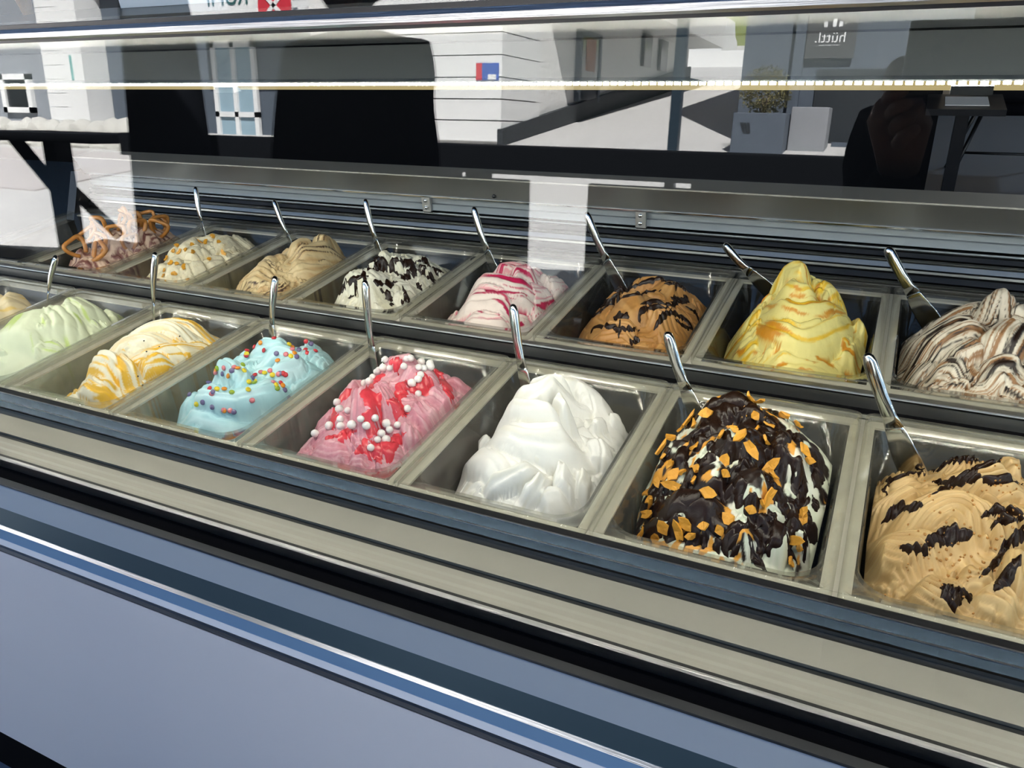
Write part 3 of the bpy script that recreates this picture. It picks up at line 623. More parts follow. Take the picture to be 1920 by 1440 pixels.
GL['yellow'] = Gelato('yellow', 'rear', -1, (-0.02, 0.02, 0.066), (0.125, 0.098, 0.088, 0.13), [
    S([(1375, 660), (1405, 640), (1445, 615)], 26, .010, 5, .0014), S([(1440, 682), (1500, 672), (1560, 682)], 24, .008, 3), S([(1565, 640), (1590, 660), (1610, 682)], 24, .010, 3), S([(1600, 585), (1618, 615), (1622, 645)], 20, .012, 3),
    S([(1525, 560), (1560, 548), (1590, 570)], 20, .012, 3), S([(1425, 592), (1452, 625), (1505, 642), (1565, 620), (1592, 592)], 19, .018, 3, .0012), S([(1432, 570), (1475, 604), (1535, 606), (1582, 580)], 13, .020, 2),
    S([(1450, 560), (1490, 575), (1540, 568)], 17, .018, 2), S([(1452, 545), (1470, 528), (1500, 525), (1520, 540)], 17, .018, 2, .0010), S([(1482, 528), (1500, 520)], 15, .016)], col_yellow, gm=G1, step=.0014, rough=.0010, seed=10, pw=(1.5, 1.4), fill=8)
def col_caramel(s, x, y, t, al, i): return lerp((0.48, 0.23, 0.065), (0.60, 0.33, 0.115), streak(s, x, y, t, al, i, 4, 2, -0.3, 0.4))
Z = lambda *p: z4(1040, 400, 4, *p)
GL['caramel'] = Gelato('caramel', 'rear', -2, (0.15, 0.25, 0.006), (0.090, 0.052, 0.036, 0.085), [
    S(Z((950, 580), (1080, 650), (1160, 750)), 30, .012, 7, .0014), S(Z((500, 580), (700, 520), (910, 500)), 18, .014, 3), S(Z((340, 600), (420, 520), (550, 485)), 18, .016), S(Z((210, 740), (300, 680), (430, 660)), 22, .012, 4),
    S(Z((800, 600), (900, 560), (960, 620)), 22, .012, 4), S(Z((120, 900), (220, 810), (400, 790)), 28, .014), S(Z((300, 930), (450, 900), (640, 950)), 22, .010, 7, .0018), S(Z((480, 680), (560, 760), (640, 870)), 28, .016), S(Z((650, 800), (780, 770), (910, 890)), 38, .012, 7, .0022)],
    col_caramel, gm=G1, step=.0014, seed=11)
def col_berry(s, x, y, t, al, i):
    k = streak(s, x, y, t, al, i, 6, 0.9, 0.04, 0.24); k2 = streak(s, x, y, None if t is None else t + 9, al, i, 5, 0.9, 0.17, 0.30)
    c = lerp((0.82, 0.70, 0.62), (0.78, 0.36, 0.38), k); return c * (1 - k2[..., None]) + np.array((0.50, 0.012, 0.075)) * k2[..., None]
Z = lambda *p: z4(800, 440, 6, *p)
GL['berry'] = Gelato('berry', 'rear', -3, (0.10, 0.18, 0.018), (0.090, 0.060, 0.045, 0.09), [
    S(Z((60, 880), (200, 790), (340, 740)), 24, .012, 3), S(Z((1150, 950), (1300, 850), (1410, 760)), 17, .010, 3), S(Z((400, 960), (700, 970), (960, 970)), 18, .010, 3), S(Z((1300, 560), (1450, 580), (1590, 610)), 20, .014, 4),
    S(Z((740, 490), (860, 420), (1060, 420), (1210, 490)), 22, .018, 3), S(Z((900, 540), (1100, 520), (1260, 570)), 15, .020, 2), S(Z((330, 890), (600, 790), (850, 800), (1010, 910)), 26, .014, 4), S(Z((1050, 780), (1300, 760), (1430, 700)), 18, .014, 3),
    S(Z((400, 750), (700, 700), (1000, 740), (1260, 750)), 16, .020, 3), S(Z((480, 650), (700, 600), (1000, 640), (1310, 690)), 22, .020, 3)], col_berry, gm=G1, step=.0014, seed=12)
def col_strac(s, x, y, t, al, i): return lerp((0.80, 0.77, 0.63), (0.68, 0.64, 0.46), streak(s, x, y, t, al, i, 5, 3, -0.1, 0.5))
def auto(region, n, w, h, seed):
    r = random.Random(seed); out = []
    x0, y0, x1, y1 = region
    for _ in range(n):
        a = r.uniform(x0, x1); b = r.uniform(y0, y1); d = r.uniform(-0.9, 0.5); L = r.uniform(14, 30)
        out.append(S([(a - L * math.cos(d), b - L * math.sin(d) * .6), (a, b - r.uniform(0, 6)), (a + L * math.cos(d), b + L * math.sin(d) * .6)], r.uniform(w * .7, w * 1.2), r.uniform(h * .7, h * 1.2), r.choice((0, 2, 3))))
    return out
GL['strac'] = Gelato('strac', 'rear', -4, (0.05, 0.15, 0.018), (0.085, 0.045, 0.045, 0.08), auto((650, 490, 820, 570), 16, 12, .010, 5) + [S([(622, 562), (655, 535), (700, 535), (725, 560)], 26, .014, 5, .0010)], col_strac, gm=G2, step=.0017, rough=.003, rscale=80, seed=13)
def col_tan2(s, x, y, t, al, i):
    k = streak(s, x, y, t, al, i, 6, 1.4, -0.1, 0.35); k2 = streak(s, x, y, None if t is None else t + 4, al, i, 8, 1.2, 0.24, 0.36)
    c = lerp((0.74, 0.58, 0.32), (0.56, 0.37, 0.17), k); return c * (1 - k2[..., None]) + np.array((0.06, 0.025, 0.012)) * k2[..., None]
Z = lambda *p: z4(320, 360, 4, *p)
GL['tan2'] = Gelato('tan2', 'rear', -5, (0.15, 0.2, 0.014), (0.085, 0.04, 0.04, 0.08), [
    S(Z((900, 480), (1000, 420), (1060, 430)), 15, .014), S(Z((450, 690), (600, 640), (820, 650)), 24, .010, 5), S(Z((600, 560), (700, 480), (830, 560)), 24, .014, 3), S(Z((860, 560), (1060, 560), (1250, 520)), 20, .012, 4), S(Z((1080, 440), (1180, 400), (1270, 460)), 17, .020, 4), S(Z((900, 520), (1100, 490), (1310, 500)), 18, .016, 5)],
    col_tan2, gm=G1, step=.0017, rough=.0016, seed=14)
def col_cream(s, x, y, t, al, i): return lerp((0.80, 0.73, 0.52), (0.72, 0.58, 0.30), streak(s, x, y, t, al, i, 3, 2, 0.15, 0.7))
GL['cream'] = Gelato('cream', 'rear', -6, (0.1, 0.2, 0.020), (0.08, 0.045, 0.045, 0.08), auto((300, 455, 450, 515), 12, 15, .010, 9), col_cream, gm=G2, step=.0019, rough=.002, seed=15)
def col_pretz(s, x, y, t, al, i): return lerp((0.66, 0.48, 0.36), (0.20, 0.075, 0.060), streak(s, x, y, t, al, i, 4, 2, -0.05, 0.2))
GL['pretz'] = Gelato('pretz', 'rear', -7, (0.1, 0.2, 0.018), (0.08, 0.045, 0.045, 0.08), auto((130, 430, 320, 490), 12, 14, .010, 12), col_pretz, gm=G1, step=.002, rough=.002, seed=16)

DESC = dict(white=('snow white gelato folded in thick glossy ribbons', 'white gelato folds'), blue=('pale blue gelato swirled and dotted with coloured candy drops', 'pale blue gelato'),
    pink=('coarse pink gelato with red strawberry sauce and mini marshmallows', 'pink marshmallow gelato'), choc=('tall gelato under dark chocolate sauce and orange crisp flakes', 'chocolate and orange flake gelato'),
    tan=('ridged caramel tan gelato with chocolate drizzle in the nearest right pan', 'large ridged tan gelato'), mango=('cream gelato rippled with yellow mango sauce between lime and blue gelato', 'mango ripple gelato'),
    lime=('smooth pale lime green gelato in the front row', 'lime green gelato'), cream0=('pale cream yellow gelato at the far left of the front row', 'cream yellow gelato at the left edge'),
    swirl=('ivory gelato marbled with brown and black chocolate streaks', 'chocolate marbled ivory gelato'), yellow=('towering yellow gelato with amber syrup', 'towering yellow gelato'),
    caramel=('orange brown caramel gelato with dark chocolate lines', 'orange brown caramel gelato'), berry=('white gelato with crimson berry ripple', 'crimson berry ripple gelato'),
    strac=('ivory stracciatella gelato with black chocolate splashes', 'black splashed stracciatella gelato'), tan2=('light tan gelato with thin brown marbling in the rear row', 'tan gelato beside the stracciatella'),
    cream=('cream gelato sprinkled with amber caramel flakes', 'amber flaked cream gelato'), pretz=('brown and cream gelato stuck full of pretzels', 'pretzel gelato'))
for kf, gl in GL.items():
    tag(gl.ob, DESC[kf][0], 'gelato', 'gelato in the ' + gl.row + ' row')
    p = bpy.data.objects.new('gelato_pan', PAN if gl.row == 'front' else PAN_REAR); COL.objects.link(p); p.location = gl.c
    tag(p, 'clear plastic pan holding the ' + DESC[kf][1], 'pan', 'clear gelato pans')
p = bpy.data.objects.new('gelato_pan', PAN_REAR); COL.objects.link(p); p.location = pan_center('rear', -8)
tag(p, 'empty clear plastic pan left of the pretzel gelato', 'pan', 'clear gelato pans')

# ---------------------------------------------------------------- sauces
for q, w in [([(720, 520), (610, 640), (580, 830)], 9), ([(830, 500), (880, 680), (860, 900)], 13), ([(1120, 470), (1070, 640), (1110, 740)], 13), ([(1350, 360), (1420, 480), (1470, 640)], 9),
             ([(740, 1010), (880, 960), (1040, 1010)], 14), ([(520, 890), (640, 870), (760, 840)], 9), ([(1000, 320), (1100, 330)], 8), ([(1150, 540), (1260, 510), (1330, 480)], 13), ([(900, 1060), (960, 990), (1130, 850)], 11), ([(950, 400), (900, 460), (860, 520)], 8)]:
    GL['pink'].drizzle(z4(480, 600, 4, *q), w, M['strawberry'], 0.0025, 'strawberry_sauce', wob=0.45)
for q, w in [([(360, 490), (450, 410), (580, 370), (620, 300)], 4), ([(660, 285), (820, 270), (940, 200), (1030, 215)], 6), ([(740, 490), (900, 400), (1050, 310), (1170, 270)], 9), ([(740, 415), (900, 410), (1100, 380), (1300, 420)], 6),
             ([(430, 665), (560, 580), (690, 555)], 7), ([(700, 780), (820, 740), (990, 735)], 12), ([(540, 820), (650, 820), (720, 860)], 4), ([(1040, 630), (1150, 580), (1305, 610)], 5), ([(1100, 690), (1180, 640), (1305, 650)], 5),
             ([(1030, 1000), (1140, 900), (1220, 780), (1290, 720)], 6), ([(1120, 1080), (1200, 990), (1290, 860)], 10), ([(800, 1080), (870, 1090), (920, 1170)], 15), ([(900, 1080), (990, 1120)], 6), ([(1230, 780), (1305, 740)], 6)]:
    GL['tan'].drizzle(z4(1520, 780, 3.2725, *q), w * 0.9, M['choc'], 0.0030, wob=0.22)
for q, w in [([(440, 590), (560, 570), (760, 500), (950, 490)], 4), ([(190, 790), (300, 770), (450, 660), (620, 610), (800, 580)], 4), ([(640, 690), (760, 660), (850, 690), (980, 650)], 4.5), ([(640, 860), (640, 760), (720, 715), (880, 720)], 3.5),
             ([(740, 890), (800, 790), (880, 750), (1000, 820), (1040, 900)], 5), ([(270, 910), (300, 860), (420, 850), (500, 880), (640, 880)], 4), ([(440, 785), (560, 780)], 6), ([(490, 800), (480, 950)], 2.5), ([(820, 530), (920, 540), (1010, 590)], 4),
             ([(250, 730), (330, 690), (430, 670)], 3.5), ([(410, 560), (520, 500), (570, 490)], 4), ([(900, 800), (980, 860), (1040, 870)], 2.5), ([(980, 700), (1060, 760), (1080, 820)], 2.5), ([(870, 640), (960, 660), (1000, 650)], 7), ([(560, 980), (640, 960)], 4)]:
    GL['caramel'].drizzle(z4(1040, 400, 4, *q), w * 0.95, M['choc'], 0.0026, wob=0.18)
for q, w in [([(672, 492), (690, 480), (715, 488)], 4), ([(688, 505), (718, 503)], 6), ([(735, 485), (760, 495), (790, 490)], 5), ([(790, 480), (805, 500), (832, 512)], 5), ([(678, 498), (683, 520), (690, 548)], 3), ([(640, 540), (660, 525), (692, 520)], 4),
             ([(663, 525), (672, 548)], 3.5), ([(713, 545), (730, 560), (736, 576)], 5), ([(755, 540), (765, 560), (753, 574)], 5), ([(738, 510), (760, 520), (778, 515)], 5), ([(700, 530), (722, 535), (747, 530)], 4), ([(618, 558), (636, 545)], 5), ([(800, 520), (818, 530)], 5),
             ([(768, 500), (780, 510), (800, 505)], 5), ([(705, 492), (725, 498), (740, 500)], 5), ([(780, 535), (792, 545)], 4), ([(652, 560), (664, 556)], 3)]:
    GL['strac'].drizzle(q, w, M['choc'], 0.0020, wob=0.55)
gch = GL['choc']; Zc = lambda *p: z4(1120, 680, 3.429, *p)
for q, w in [([(680, 300), (800, 240), (960, 230), (1080, 230)], 13), ([(600, 480), (740, 380), (900, 320), (1080, 330)], 20), ([(480, 640), (600, 540), (700, 460)], 14), ([(700, 560), (850, 520), (1000, 470), (1130, 460)], 17), ([(1080, 340), (1150, 450), (1180, 560)], 15),
             ([(620, 700), (760, 590), (900, 580)], 13), ([(880, 700), (960, 620), (1080, 600), (1200, 640)], 15), ([(1150, 560), (1280, 680), (1330, 820), (1310, 960)], 15), ([(1050, 700), (1120, 800), (1140, 920)], 11), ([(1140, 800), (1180, 900), (1230, 1060), (1250, 1200)], 13), ([(1290, 880), (1290, 1000), (1230, 1120)], 14),
             ([(700, 850), (860, 830), (960, 780)], 15), ([(300, 830), (420, 850), (560, 860), (700, 900)], 17), ([(300, 960), (450, 920), (640, 960), (800, 960)], 16), ([(280, 1060), (420, 1080), (560, 1060)], 10), ([(640, 1040), (800, 1060), (960, 1050), (1080, 990)], 12), ([(740, 1190), (850, 1150), (890, 1250)], 14), ([(980, 960), (1060, 1060), (1040, 1240), (1000, 1300)], 16),
             ([(1100, 960), (1150, 1080), (1080, 1250)], 14), ([(1360, 1010), (1400, 1120), (1440, 1220)], 9), ([(1350, 600), (1420, 700), (1390, 820)], 9), ([(1380, 860), (1450, 960), (1520, 1050)], 4), ([(1380, 760), (1460, 780), (1530, 775)], 3), ([(1220, 1260), (1260, 1240)], 9), ([(480, 380), (600, 350), (640, 300)], 9), ([(340, 720), (340, 600), (420, 560)], 5),
             ([(540, 1150), (640, 1160), (720, 1130)], 9), ([(880, 880), (960, 920), (1060, 900)], 8), ([(1320, 1150), (1350, 1180)], 6), ([(260, 980), (300, 900)], 7), ([(1180, 480), (1260, 470), (1310, 520)], 9), ([(560, 640), (600, 760), (560, 800)], 8)]:
    gch.drizzle(Zc(*q), w, M['choc'], 0.0042, wob=0.42)
for q, w in [([(1100, 600), (1110, 640)], 4), ([(1085, 620), (1095, 645)], 3)]: pass

# ---------------------------------------------------------------- small things on the gelato
def place(o, gl, px, py, lift=0.0, tilt=0.25, rz=None, along=True):
    p = gl.hit_top(px, py); n = gl.normal(p[0], p[1], 0.004)
    q = Vector((0, 0, 1)).rotation_difference((n + Vector((random.uniform(-tilt, tilt), random.uniform(-tilt, tilt), 0))).normalized()) if along else Euler((0, 0, 0)).to_quaternion()
    e = (q @ Euler((0, 0, random.uniform(0, 6.28) if rz is None else rz)).to_quaternion()).to_euler()
    o.rotation_euler = e; o.location = Vector(gl.c) + Vector(p) + n * lift
    o['spot'] = where(p)
    return o
def where(p):
    a = p[0] / GHX; b = p[1] / GHY
    return ('front' if b < -.33 else 'middle' if b < .25 else 'back') + ' ' + ('left' if a < -.33 else 'centre' if a < .33 else 'right')
def spot(o):
    w = o['spot']; del o['spot']; return w
def lens_mesh(mt, r=0.0042, h=0.0026):
    bm = bmesh.new(); bmesh.ops.create_icosphere(bm, subdivisions=2, radius=1.0)
    for v in bm.verts: v.co = Vector((v.co.x * r, v.co.y * r, v.co.z * h))
    me = bpy.data.meshes.new('candy'); bm.to_mesh(me); bm.free(); me.materials.append(mt); me.polygons.foreach_set('use_smooth', [True] * len(me.polygons)); return me
CC = dict(red=(0.62, 0.035, 0.045), yellow=(0.80, 0.62, 0.03), violet=(0.16, 0.13, 0.26), orange=(0.78, 0.27, 0.02), green=(0.30, 0.42, 0.03), pink=(0.68, 0.20, 0.22))
CM = {k: lens_mesh(mat('candy_' + k, v, 0.25, coat=0.3)) for k, v in CC.items()}
CP = dict(red=[(1255, 465), (1045, 520), (1115, 515), (1185, 555), (1050, 600), (1605, 450), (1490, 550), (1500, 575), (1565, 560), (1330, 745), (1305, 800), (775, 840), (1115, 740), (1345, 750)],
    yellow=[(1440, 472), (1050, 575), (1385, 605), (1190, 735), (1250, 745), (1065, 790), (1065, 855), (1270, 815), (830, 845), (685, 972), (1120, 785), (1030, 705)],
    violet=[(1435, 498), (1535, 520), (1280, 590), (1445, 555), (1425, 610), (1300, 725), (945, 710), (880, 745), (695, 825), (625, 885), (800, 985), (960, 1030), (730, 950), (1090, 755), (1335, 855), (800, 870)],
    orange=[(1415, 520), (1410, 577), (1285, 627), (985, 690), (935, 803), (1320, 825), (885, 1010), (770, 718), (1160, 505), (885, 850)], green=[(835, 685), (940, 870), (1020, 660), (1280, 845), (1115, 800)],
    pink=[(1160, 715), (1300, 770), (1350, 597), (1390, 545), (1250, 793), (895, 1040), (1100, 965), (835, 740), (885, 685), (1235, 720), (945, 1055), (960, 685), (795, 878), (805, 730)])
for c, L in CP.items():
    for a, b in L:
        o = bpy.data.objects.new('candy', CM[c]); COL.objects.link(o); place(o, GL['blue'], 200 + a / 4, 520 + b / 4, 0.0014, 0.5)
        tag(o, 'small glossy ' + c + ' candy drop at the ' + spot(o) + ' of the pale blue gelato', 'candy', c + ' candy drops on the blue gelato')
M['marsh'] = mat('marshmallow', (0.86, 0.83, 0.80), 0.6, bump=0.0003, bscale=400)
def marsh_mesh(r):
    bm = bmesh.new(); bmesh.ops.create_icosphere(bm, subdivisions=2, radius=1.0)
    for v in bm.verts:
        c = v.co; k = max(abs(c.z), math.hypot(c.x, c.y)); v.co = c * (1 + 0.10 * (1 / k - 1)) * r + Vector((random.uniform(-1, 1), random.uniform(-1, 1), random.uniform(-1, 1))) * r * 0.04
    me = bpy.data.meshes.new('marshmallow'); bm.to_mesh(me); bm.free(); me.materials.append(M['marsh']); me.polygons.foreach_set('use_smooth', [True] * len(me.polygons)); return me
MM = [marsh_mesh(r) for r in (0.0052, 0.0058, 0.0063, 0.0048)]
for i, (a, b) in enumerate([(985, 305), (935, 350), (970, 370), (1140, 315), (1125, 360), (1155, 300), (1225, 330), (1215, 365), (1255, 375), (1295, 345), (1300, 372), (910, 395), (880, 440), (850, 475), (810, 490), (1015, 380), (1230, 425), (1215, 460), (1170, 475), (1215, 570), (1150, 680), (625, 630), (640, 680), (690, 695), (645, 755), (655, 810),
        (730, 785), (795, 755), (885, 760), (835, 810), (980, 790), (1060, 795), (1005, 835), (940, 870), (985, 915), (905, 920), (865, 970), (460, 865), (555, 815)]):
    o = bpy.data.objects.new('marshmallow', MM[i % 4]); COL.objects.link(o); place(o, GL['pink'], 480 + a / 4, 600 + b / 4, 0.0035)
    tag(o, 'mini white marshmallow ball at the ' + spot(o) + ' of the pink gelato', 'marshmallow', 'mini marshmallows on the pink gelato')
def flake_mesh(name, m, a, b, th, cup):
    bm = bmesh.new(); n = 8; ring = []
    r = random.Random(int(a * 1e6) + int(b * 1e5))
    pts = [(math.cos(2 * math.pi * k / n) * a * r.uniform(0.55, 1.15), math.sin(2 * math.pi * k / n) * b * r.uniform(0.55, 1.2)) for k in range(n)]
    for s_ in (0, 1):
        ring.append([bm.verts.new((x, y, s_ * th + cup * ((x / a) ** 2 + 0.5 * (y / b) ** 2) + r.uniform(-.6, .6) * th)) for x, y in pts])
    c0 = bm.verts.new((0, 0, 0)); c1 = bm.verts.new((0, 0, th * 1.3))
    for k in range(n):
        k2 = (k + 1) % n; bm.faces.new([ring[0][k], ring[0][k2], ring[1][k2], ring[1][k]]); bm.faces.new([ring[1][k], ring[1][k2], c1]); bm.faces.new([ring[0][k2], ring[0][k], c0])
    bmesh.ops.recalc_face_normals(bm, faces=bm.faces); me = bpy.data.meshes.new(name); bm.to_mesh(me); bm.free(); me.materials.append(m); return me
M['crisp'] = mat('orange_crisp', (0.80, 0.36, 0.035), 0.5, bump=0.0012, bscale=260, var=0.30, vscale=120)
M['amber'] = mat('amber_caramel', (0.70, 0.33, 0.03), 0.3, var=0.2, vscale=200)
FM = [flake_mesh('crisp_flake', M['crisp'], a, b, 0.0022, c) for a, b, c in ((0.0105, 0.0058, 0.0022), (0.0085, 0.0050, 0.0016), (0.013, 0.0055, 0.003), (0.0070, 0.0050, 0.001))]
for i, (a, b) in enumerate([(430, 490), (500, 420), (590, 370), (640, 400), (720, 340), (440, 620), (400, 570), (640, 560), (490, 740), (560, 720), (500, 800), (400, 790), (810, 650), (800, 720), (980, 550), (1090, 425), (1190, 370), (1060, 510), (1100, 680), (1120, 740), (1300, 570), (1340, 640), (1290, 410), (880, 450), (930, 480), (990, 950), (1080, 860), (1060, 900), (570, 1040), (690, 1050), (540, 1090), (620, 1110),
        (870, 1030), (350, 900), (345, 985), (280, 890), (440, 1070), (390, 1130), (310, 1110), (1340, 970), (1320, 1010), (1215, 1300), (1265, 1160), (1280, 1220), (1045, 260), (1010, 340), (960, 250), (640, 770), (700, 850), (660, 690), (370, 920), (480, 660), (820, 480), (770, 1090)]):
    o = bpy.data.objects.new('crisp_flake', FM[i % 4]); COL.objects.link(o); place(o, gch, 1120 + a / 3.429, 680 + b / 3.429, 0.0032, 0.8)
    tag(o, 'orange crisp flake at the ' + spot(o) + ' of the chocolate covered gelato', 'flake', 'orange crisp flakes on the chocolate gelato')
FA = [flake_mesh('caramel_flake', M['amber'], a, b, 0.0015, 0.0008) for a, b in ((0.0085, 0.0055), (0.0060, 0.0045), (0.0110, 0.0050))]
for i, (a, b) in enumerate([(1330, 410), (1440, 400), (1545, 385), (1600, 350), (1640, 380), (1350, 455), (1400, 450), (1310, 470), (1380, 570), (1280, 540), (1570, 515), (1690, 495), (1310, 620), (1230, 635), (1450, 470), (1250, 500), (1330, 560), (1500, 380), (1240, 590)]):
    o = bpy.data.objects.new('caramel_flake', FA[i % 3]); COL.objects.link(o); place(o, GL['cream'], a / 4, 360 + b / 4, 0.0014, 0.3)
    tag(o, 'thin amber caramel flake at the ' + spot(o) + ' of the rear cream gelato', 'flake', 'amber flakes on the cream gelato')
# pretzels
M['pretzel'] = mat('pretzel_brown', (0.50, 0.21, 0.045), 0.35, bump=0.0008, bscale=200, var=0.35, vscale=90, coat=0.2)
def pretzel_mesh():
    bm = bmesh.new(); pts = []
    for k in range(41):
        t = -2.75 + 5.5 * k / 40; pts.append((0.017 * math.sin(t) * (1.15 - 0.1 * abs(t)) , 0.0025 * math.sin(1.5 * t), 0.006 + 0.016 * math.cos(t) - 0.004 * math.cos(2 * t)))
    tube_into(bm, pts, 0.0036, 8, up=(0, 1, 0)); me = bpy.data.meshes.new('pretzel'); bm.to_mesh(me); bm.free(); me.materials.append(M['pretzel']); me.polygons.foreach_set('use_smooth', [True] * len(me.polygons)); return me
PM = pretzel_mesh()
for i, (a, b) in enumerate([(1110, 230), (980, 250), (1025, 215), (1170, 240), (920, 290), (1040, 330), (750, 290), (575, 375), (535, 430), (600, 470), (780, 440), (1200, 330), (1275, 290), (1350, 270), (990, 440), (740, 500), (900, 380)]):
    o = bpy.data.objects.new('pretzel', PM); COL.objects.link(o); p = GL['pretz'].hit_top(a / 4, 360 + b / 4)
    o.location = Vector(GL['pretz'].c) + Vector((p[0], p[1], p[2] + 0.012)); r = random.Random(i); s_ = r.uniform(1.1, 1.45); o.scale = (s_, s_, s_)
    o.rotation_euler = (r.uniform(-0.7, 0.5), r.uniform(-0.5, 0.5), r.uniform(-0.9, 1.6))
    tag(o, 'brown mini pretzel stuck upright at the ' + where(p) + ' of the pretzel gelato', 'pretzel', 'mini pretzels in the pretzel gelato')
# nut crumbs on the tan gelato, seeds on the mango, a wafer crumb
M['praline'] = mat('praline', (0.42, 0.20, 0.045), 0.5)
bm = bmesh.new(); r = random.Random(7)
for _ in range(130):
    px, py = r.choice([(r.gauss(1860, 40), r.gauss(905, 28)), (r.gauss(1890, 25), r.gauss(960, 40)), (r.gauss(1790, 40), r.gauss(980, 35)), (r.gauss(1830, 50), r.gauss(1070, 30)), (r.gauss(1760, 40), r.gauss(1060, 40))])
    if px > 1935 or px < 1640 or py > 1170 or py < 850: continue
    p = GL['tan'].hit_top(px, py); b2 = bmesh.ops.create_icosphere(bm, subdivisions=1, radius=1)['verts']; s_ = r.uniform(0.0010, 0.0019)
    for v in b2: v.co = Vector(p) + v.co * s_ * r.uniform(0.7, 1.2)
o = mesh_obj('praline_crumbs', bm, M['praline'], GL['tan'].ob); o['kind'] = 'stuff'
M['seed'] = mat('dark_seed', (0.02, 0.015, 0.01), 0.3)
for a, b in ((1095, 600), (1195, 602), (1355, 548), (1100, 640), (1035, 825)):
    bm = bmesh.new(); bmesh.ops.create_icosphere(bm, subdivisions=1, radius=0.0016); o = mesh_obj('seed', bm, M['seed'], GL['mango'].ob, True); p = GL['mango'].hit_top(a / 4, 500 + b / 4); o.location = p

# ---------------------------------------------------------------- spatulas
def spatula(bpx, tpx, row, label, yb, dy, wide=0.0115, roll=0.61):
    db = pix_ray(*bpx); base = db * (yb / db[1]); dt = pix_ray(*tpx); tip = dt * ((yb + dy) / dt[1])
    A = Vector(base) + Vector((0, 0, CZ)); T = Vector(tip) + Vector((0, 0, CZ)); ax = (T - A).normalized(); L = (T - A).length
    root = empty('spatula', A - ax * 0.05); tag(root, label, 'spatula', 'steel spatulas in the ' + row + ' row')
    wdir = Vector((-math.cos(roll), math.sin(roll), 0)); wdir = (wdir - ax * wdir.dot(ax)).normalized(); nrm = ax.cross(wdir).normalized()
    inv = Matrix.Translation(-(A - ax * 0.05))
    # blade: thin curved sheet; grip: flattened hollow-formed handle with a rounded end
    def loft(name, secs):
        bm = bmesh.new(); rings = []
        for (d, w, th, off) in secs:
            c = A + ax * d + nrm * off; rings.append([bm.verts.new(c + wdir * w * math.cos(a) + nrm * th * math.sin(a)) for a in [2 * math.pi * k / 14 for k in range(14)]])
        for a, b in zip(rings[:-1], rings[1:]):
            for k in range(14): bm.faces.new([a[k], a[(k + 1) % 14], b[(k + 1) % 14], b[k]])
        bm.faces.new(rings[0][::-1]); bm.faces.new(rings[-1]); bmesh.ops.recalc_face_normals(bm, faces=bm.faces)
        o = mesh_obj(name, bm, M['steel_bright'], root, True); o.matrix_parent_inverse = inv; return o
    loft('grip', [(L * .30, wide * 1.25, .0028, .001), (L * .42, wide * 0.92, .0042, .002), (L * .6, wide * .82, .0055, .002), (L * .8, wide * .86, .006, .001), (L * .92, wide * .84, .0058, 0), (L * .975, wide * .66, .0045, 0), (L * .995, wide * .35, .0025, 0), (L, wide * .1, .001, 0)])
    loft('blade', [(-.055, wide * 1.9, .0006, -.004), (-.03, wide * 1.95, .0008, -.002), (0, wide * 1.85, .0010, 0), (L * .12, wide * 1.65, .0014, .001), (L * .24, wide * 1.38, .0022, .001), (L * .32, wide * 1.2, .0030, .001)])
N = 'steel spatula standing in the '
spatula((88, 565), (105, 480), 'front', N + 'lime green gelato', .885, .02)
spatula((288, 600), (291, 473), 'front', N + 'mango ripple gelato', .875, .02)
spatula((509, 640), (516, 518), 'front', N + 'pale blue gelato', .875, .02)
spatula((703, 695), (684, 525), 'front', N + 'pink marshmallow gelato', .88, .02)
spatula((988, 738), (961, 570), 'front', N + 'snow white gelato', .87, .03)
spatula((1303, 775), (1250, 622), 'front', N + 'chocolate and orange flake gelato', .875, .02)
spatula((1700, 860), (1625, 662), 'front', N + 'ridged tan gelato nearest the camera', .865, .03)
spatula((384, 442), (366, 350), 'rear', N + 'amber flaked cream gelato', 1.25, .03)
spatula((552, 470), (513, 375), 'rear', N + 'rear tan gelato beside stracciatella', 1.25, .03)
spatula((713, 480), (684, 373), 'rear', N + 'black splashed stracciatella gelato', 1.25, .03)
spatula((925, 503), (887, 388), 'rear', N + 'crimson berry ripple gelato', 1.25, .03)
spatula((1155, 525), (1098, 398), 'rear', N + 'orange brown caramel gelato', 1.24, .03)
spatula((1430, 535), (1357, 458), 'rear', N + 'towering yellow gelato', 1.24, .03)
spatula((1735, 588), (1662, 464), 'rear', N + 'chocolate marbled ivory gelato', 1.23, .03)

# ---------------------------------------------------------------- the street opposite (seen mirrored in the glass)
M['white_wall'] = mat('white_stucco', (0.78, 0.77, 0.75), 0.9, bump=0.02, bscale=12, var=0.05)
M['white_smooth'] = mat('white_paint', (0.80, 0.80, 0.79), 0.8)
M['plinth'] = mat('dark_plinth', (0.03, 0.035, 0.04), 0.7)
M['slate'] = mat('slate_blue_shaded', (0.085, 0.105, 0.135), 0.6, var=0.08)  # shade on the grey wall is put into this dark blue-grey
M['slate_dark'] = mat('dark_slate_recess', (0.02, 0.025, 0.03), 0.6)
M['sign_board'] = mat('dark_sign', (0.07, 0.072, 0.075), 0.5)
M['black_wood'] = mat('black_stained_wood', (0.006, 0.007, 0.009), 0.8, spec=0.08, bump=0.001, bscale=60)
M['blue_steel'] = mat('dark_blue_steel', (0.03, 0.05, 0.07), 0.4)
M['window'] = mat('dark_window', (0.02, 0.025, 0.03), 0.1, spec=0.6)
M['stone'] = mat('pale_rubble_stone', (0.55, 0.54, 0.50), 0.9, bump=0.02, bscale=14, var=0.2, vscale=6)
M['red'] = mat('red_paint', (0.60, 0.03, 0.05), 0.5)
M['blue_ink'] = mat('blue_ink', (0.05, 0.12, 0.45), 0.5)
M['meadow'] = mat('meadow', (0.22, 0.26, 0.09), 0.95, var=0.3, vscale=2)
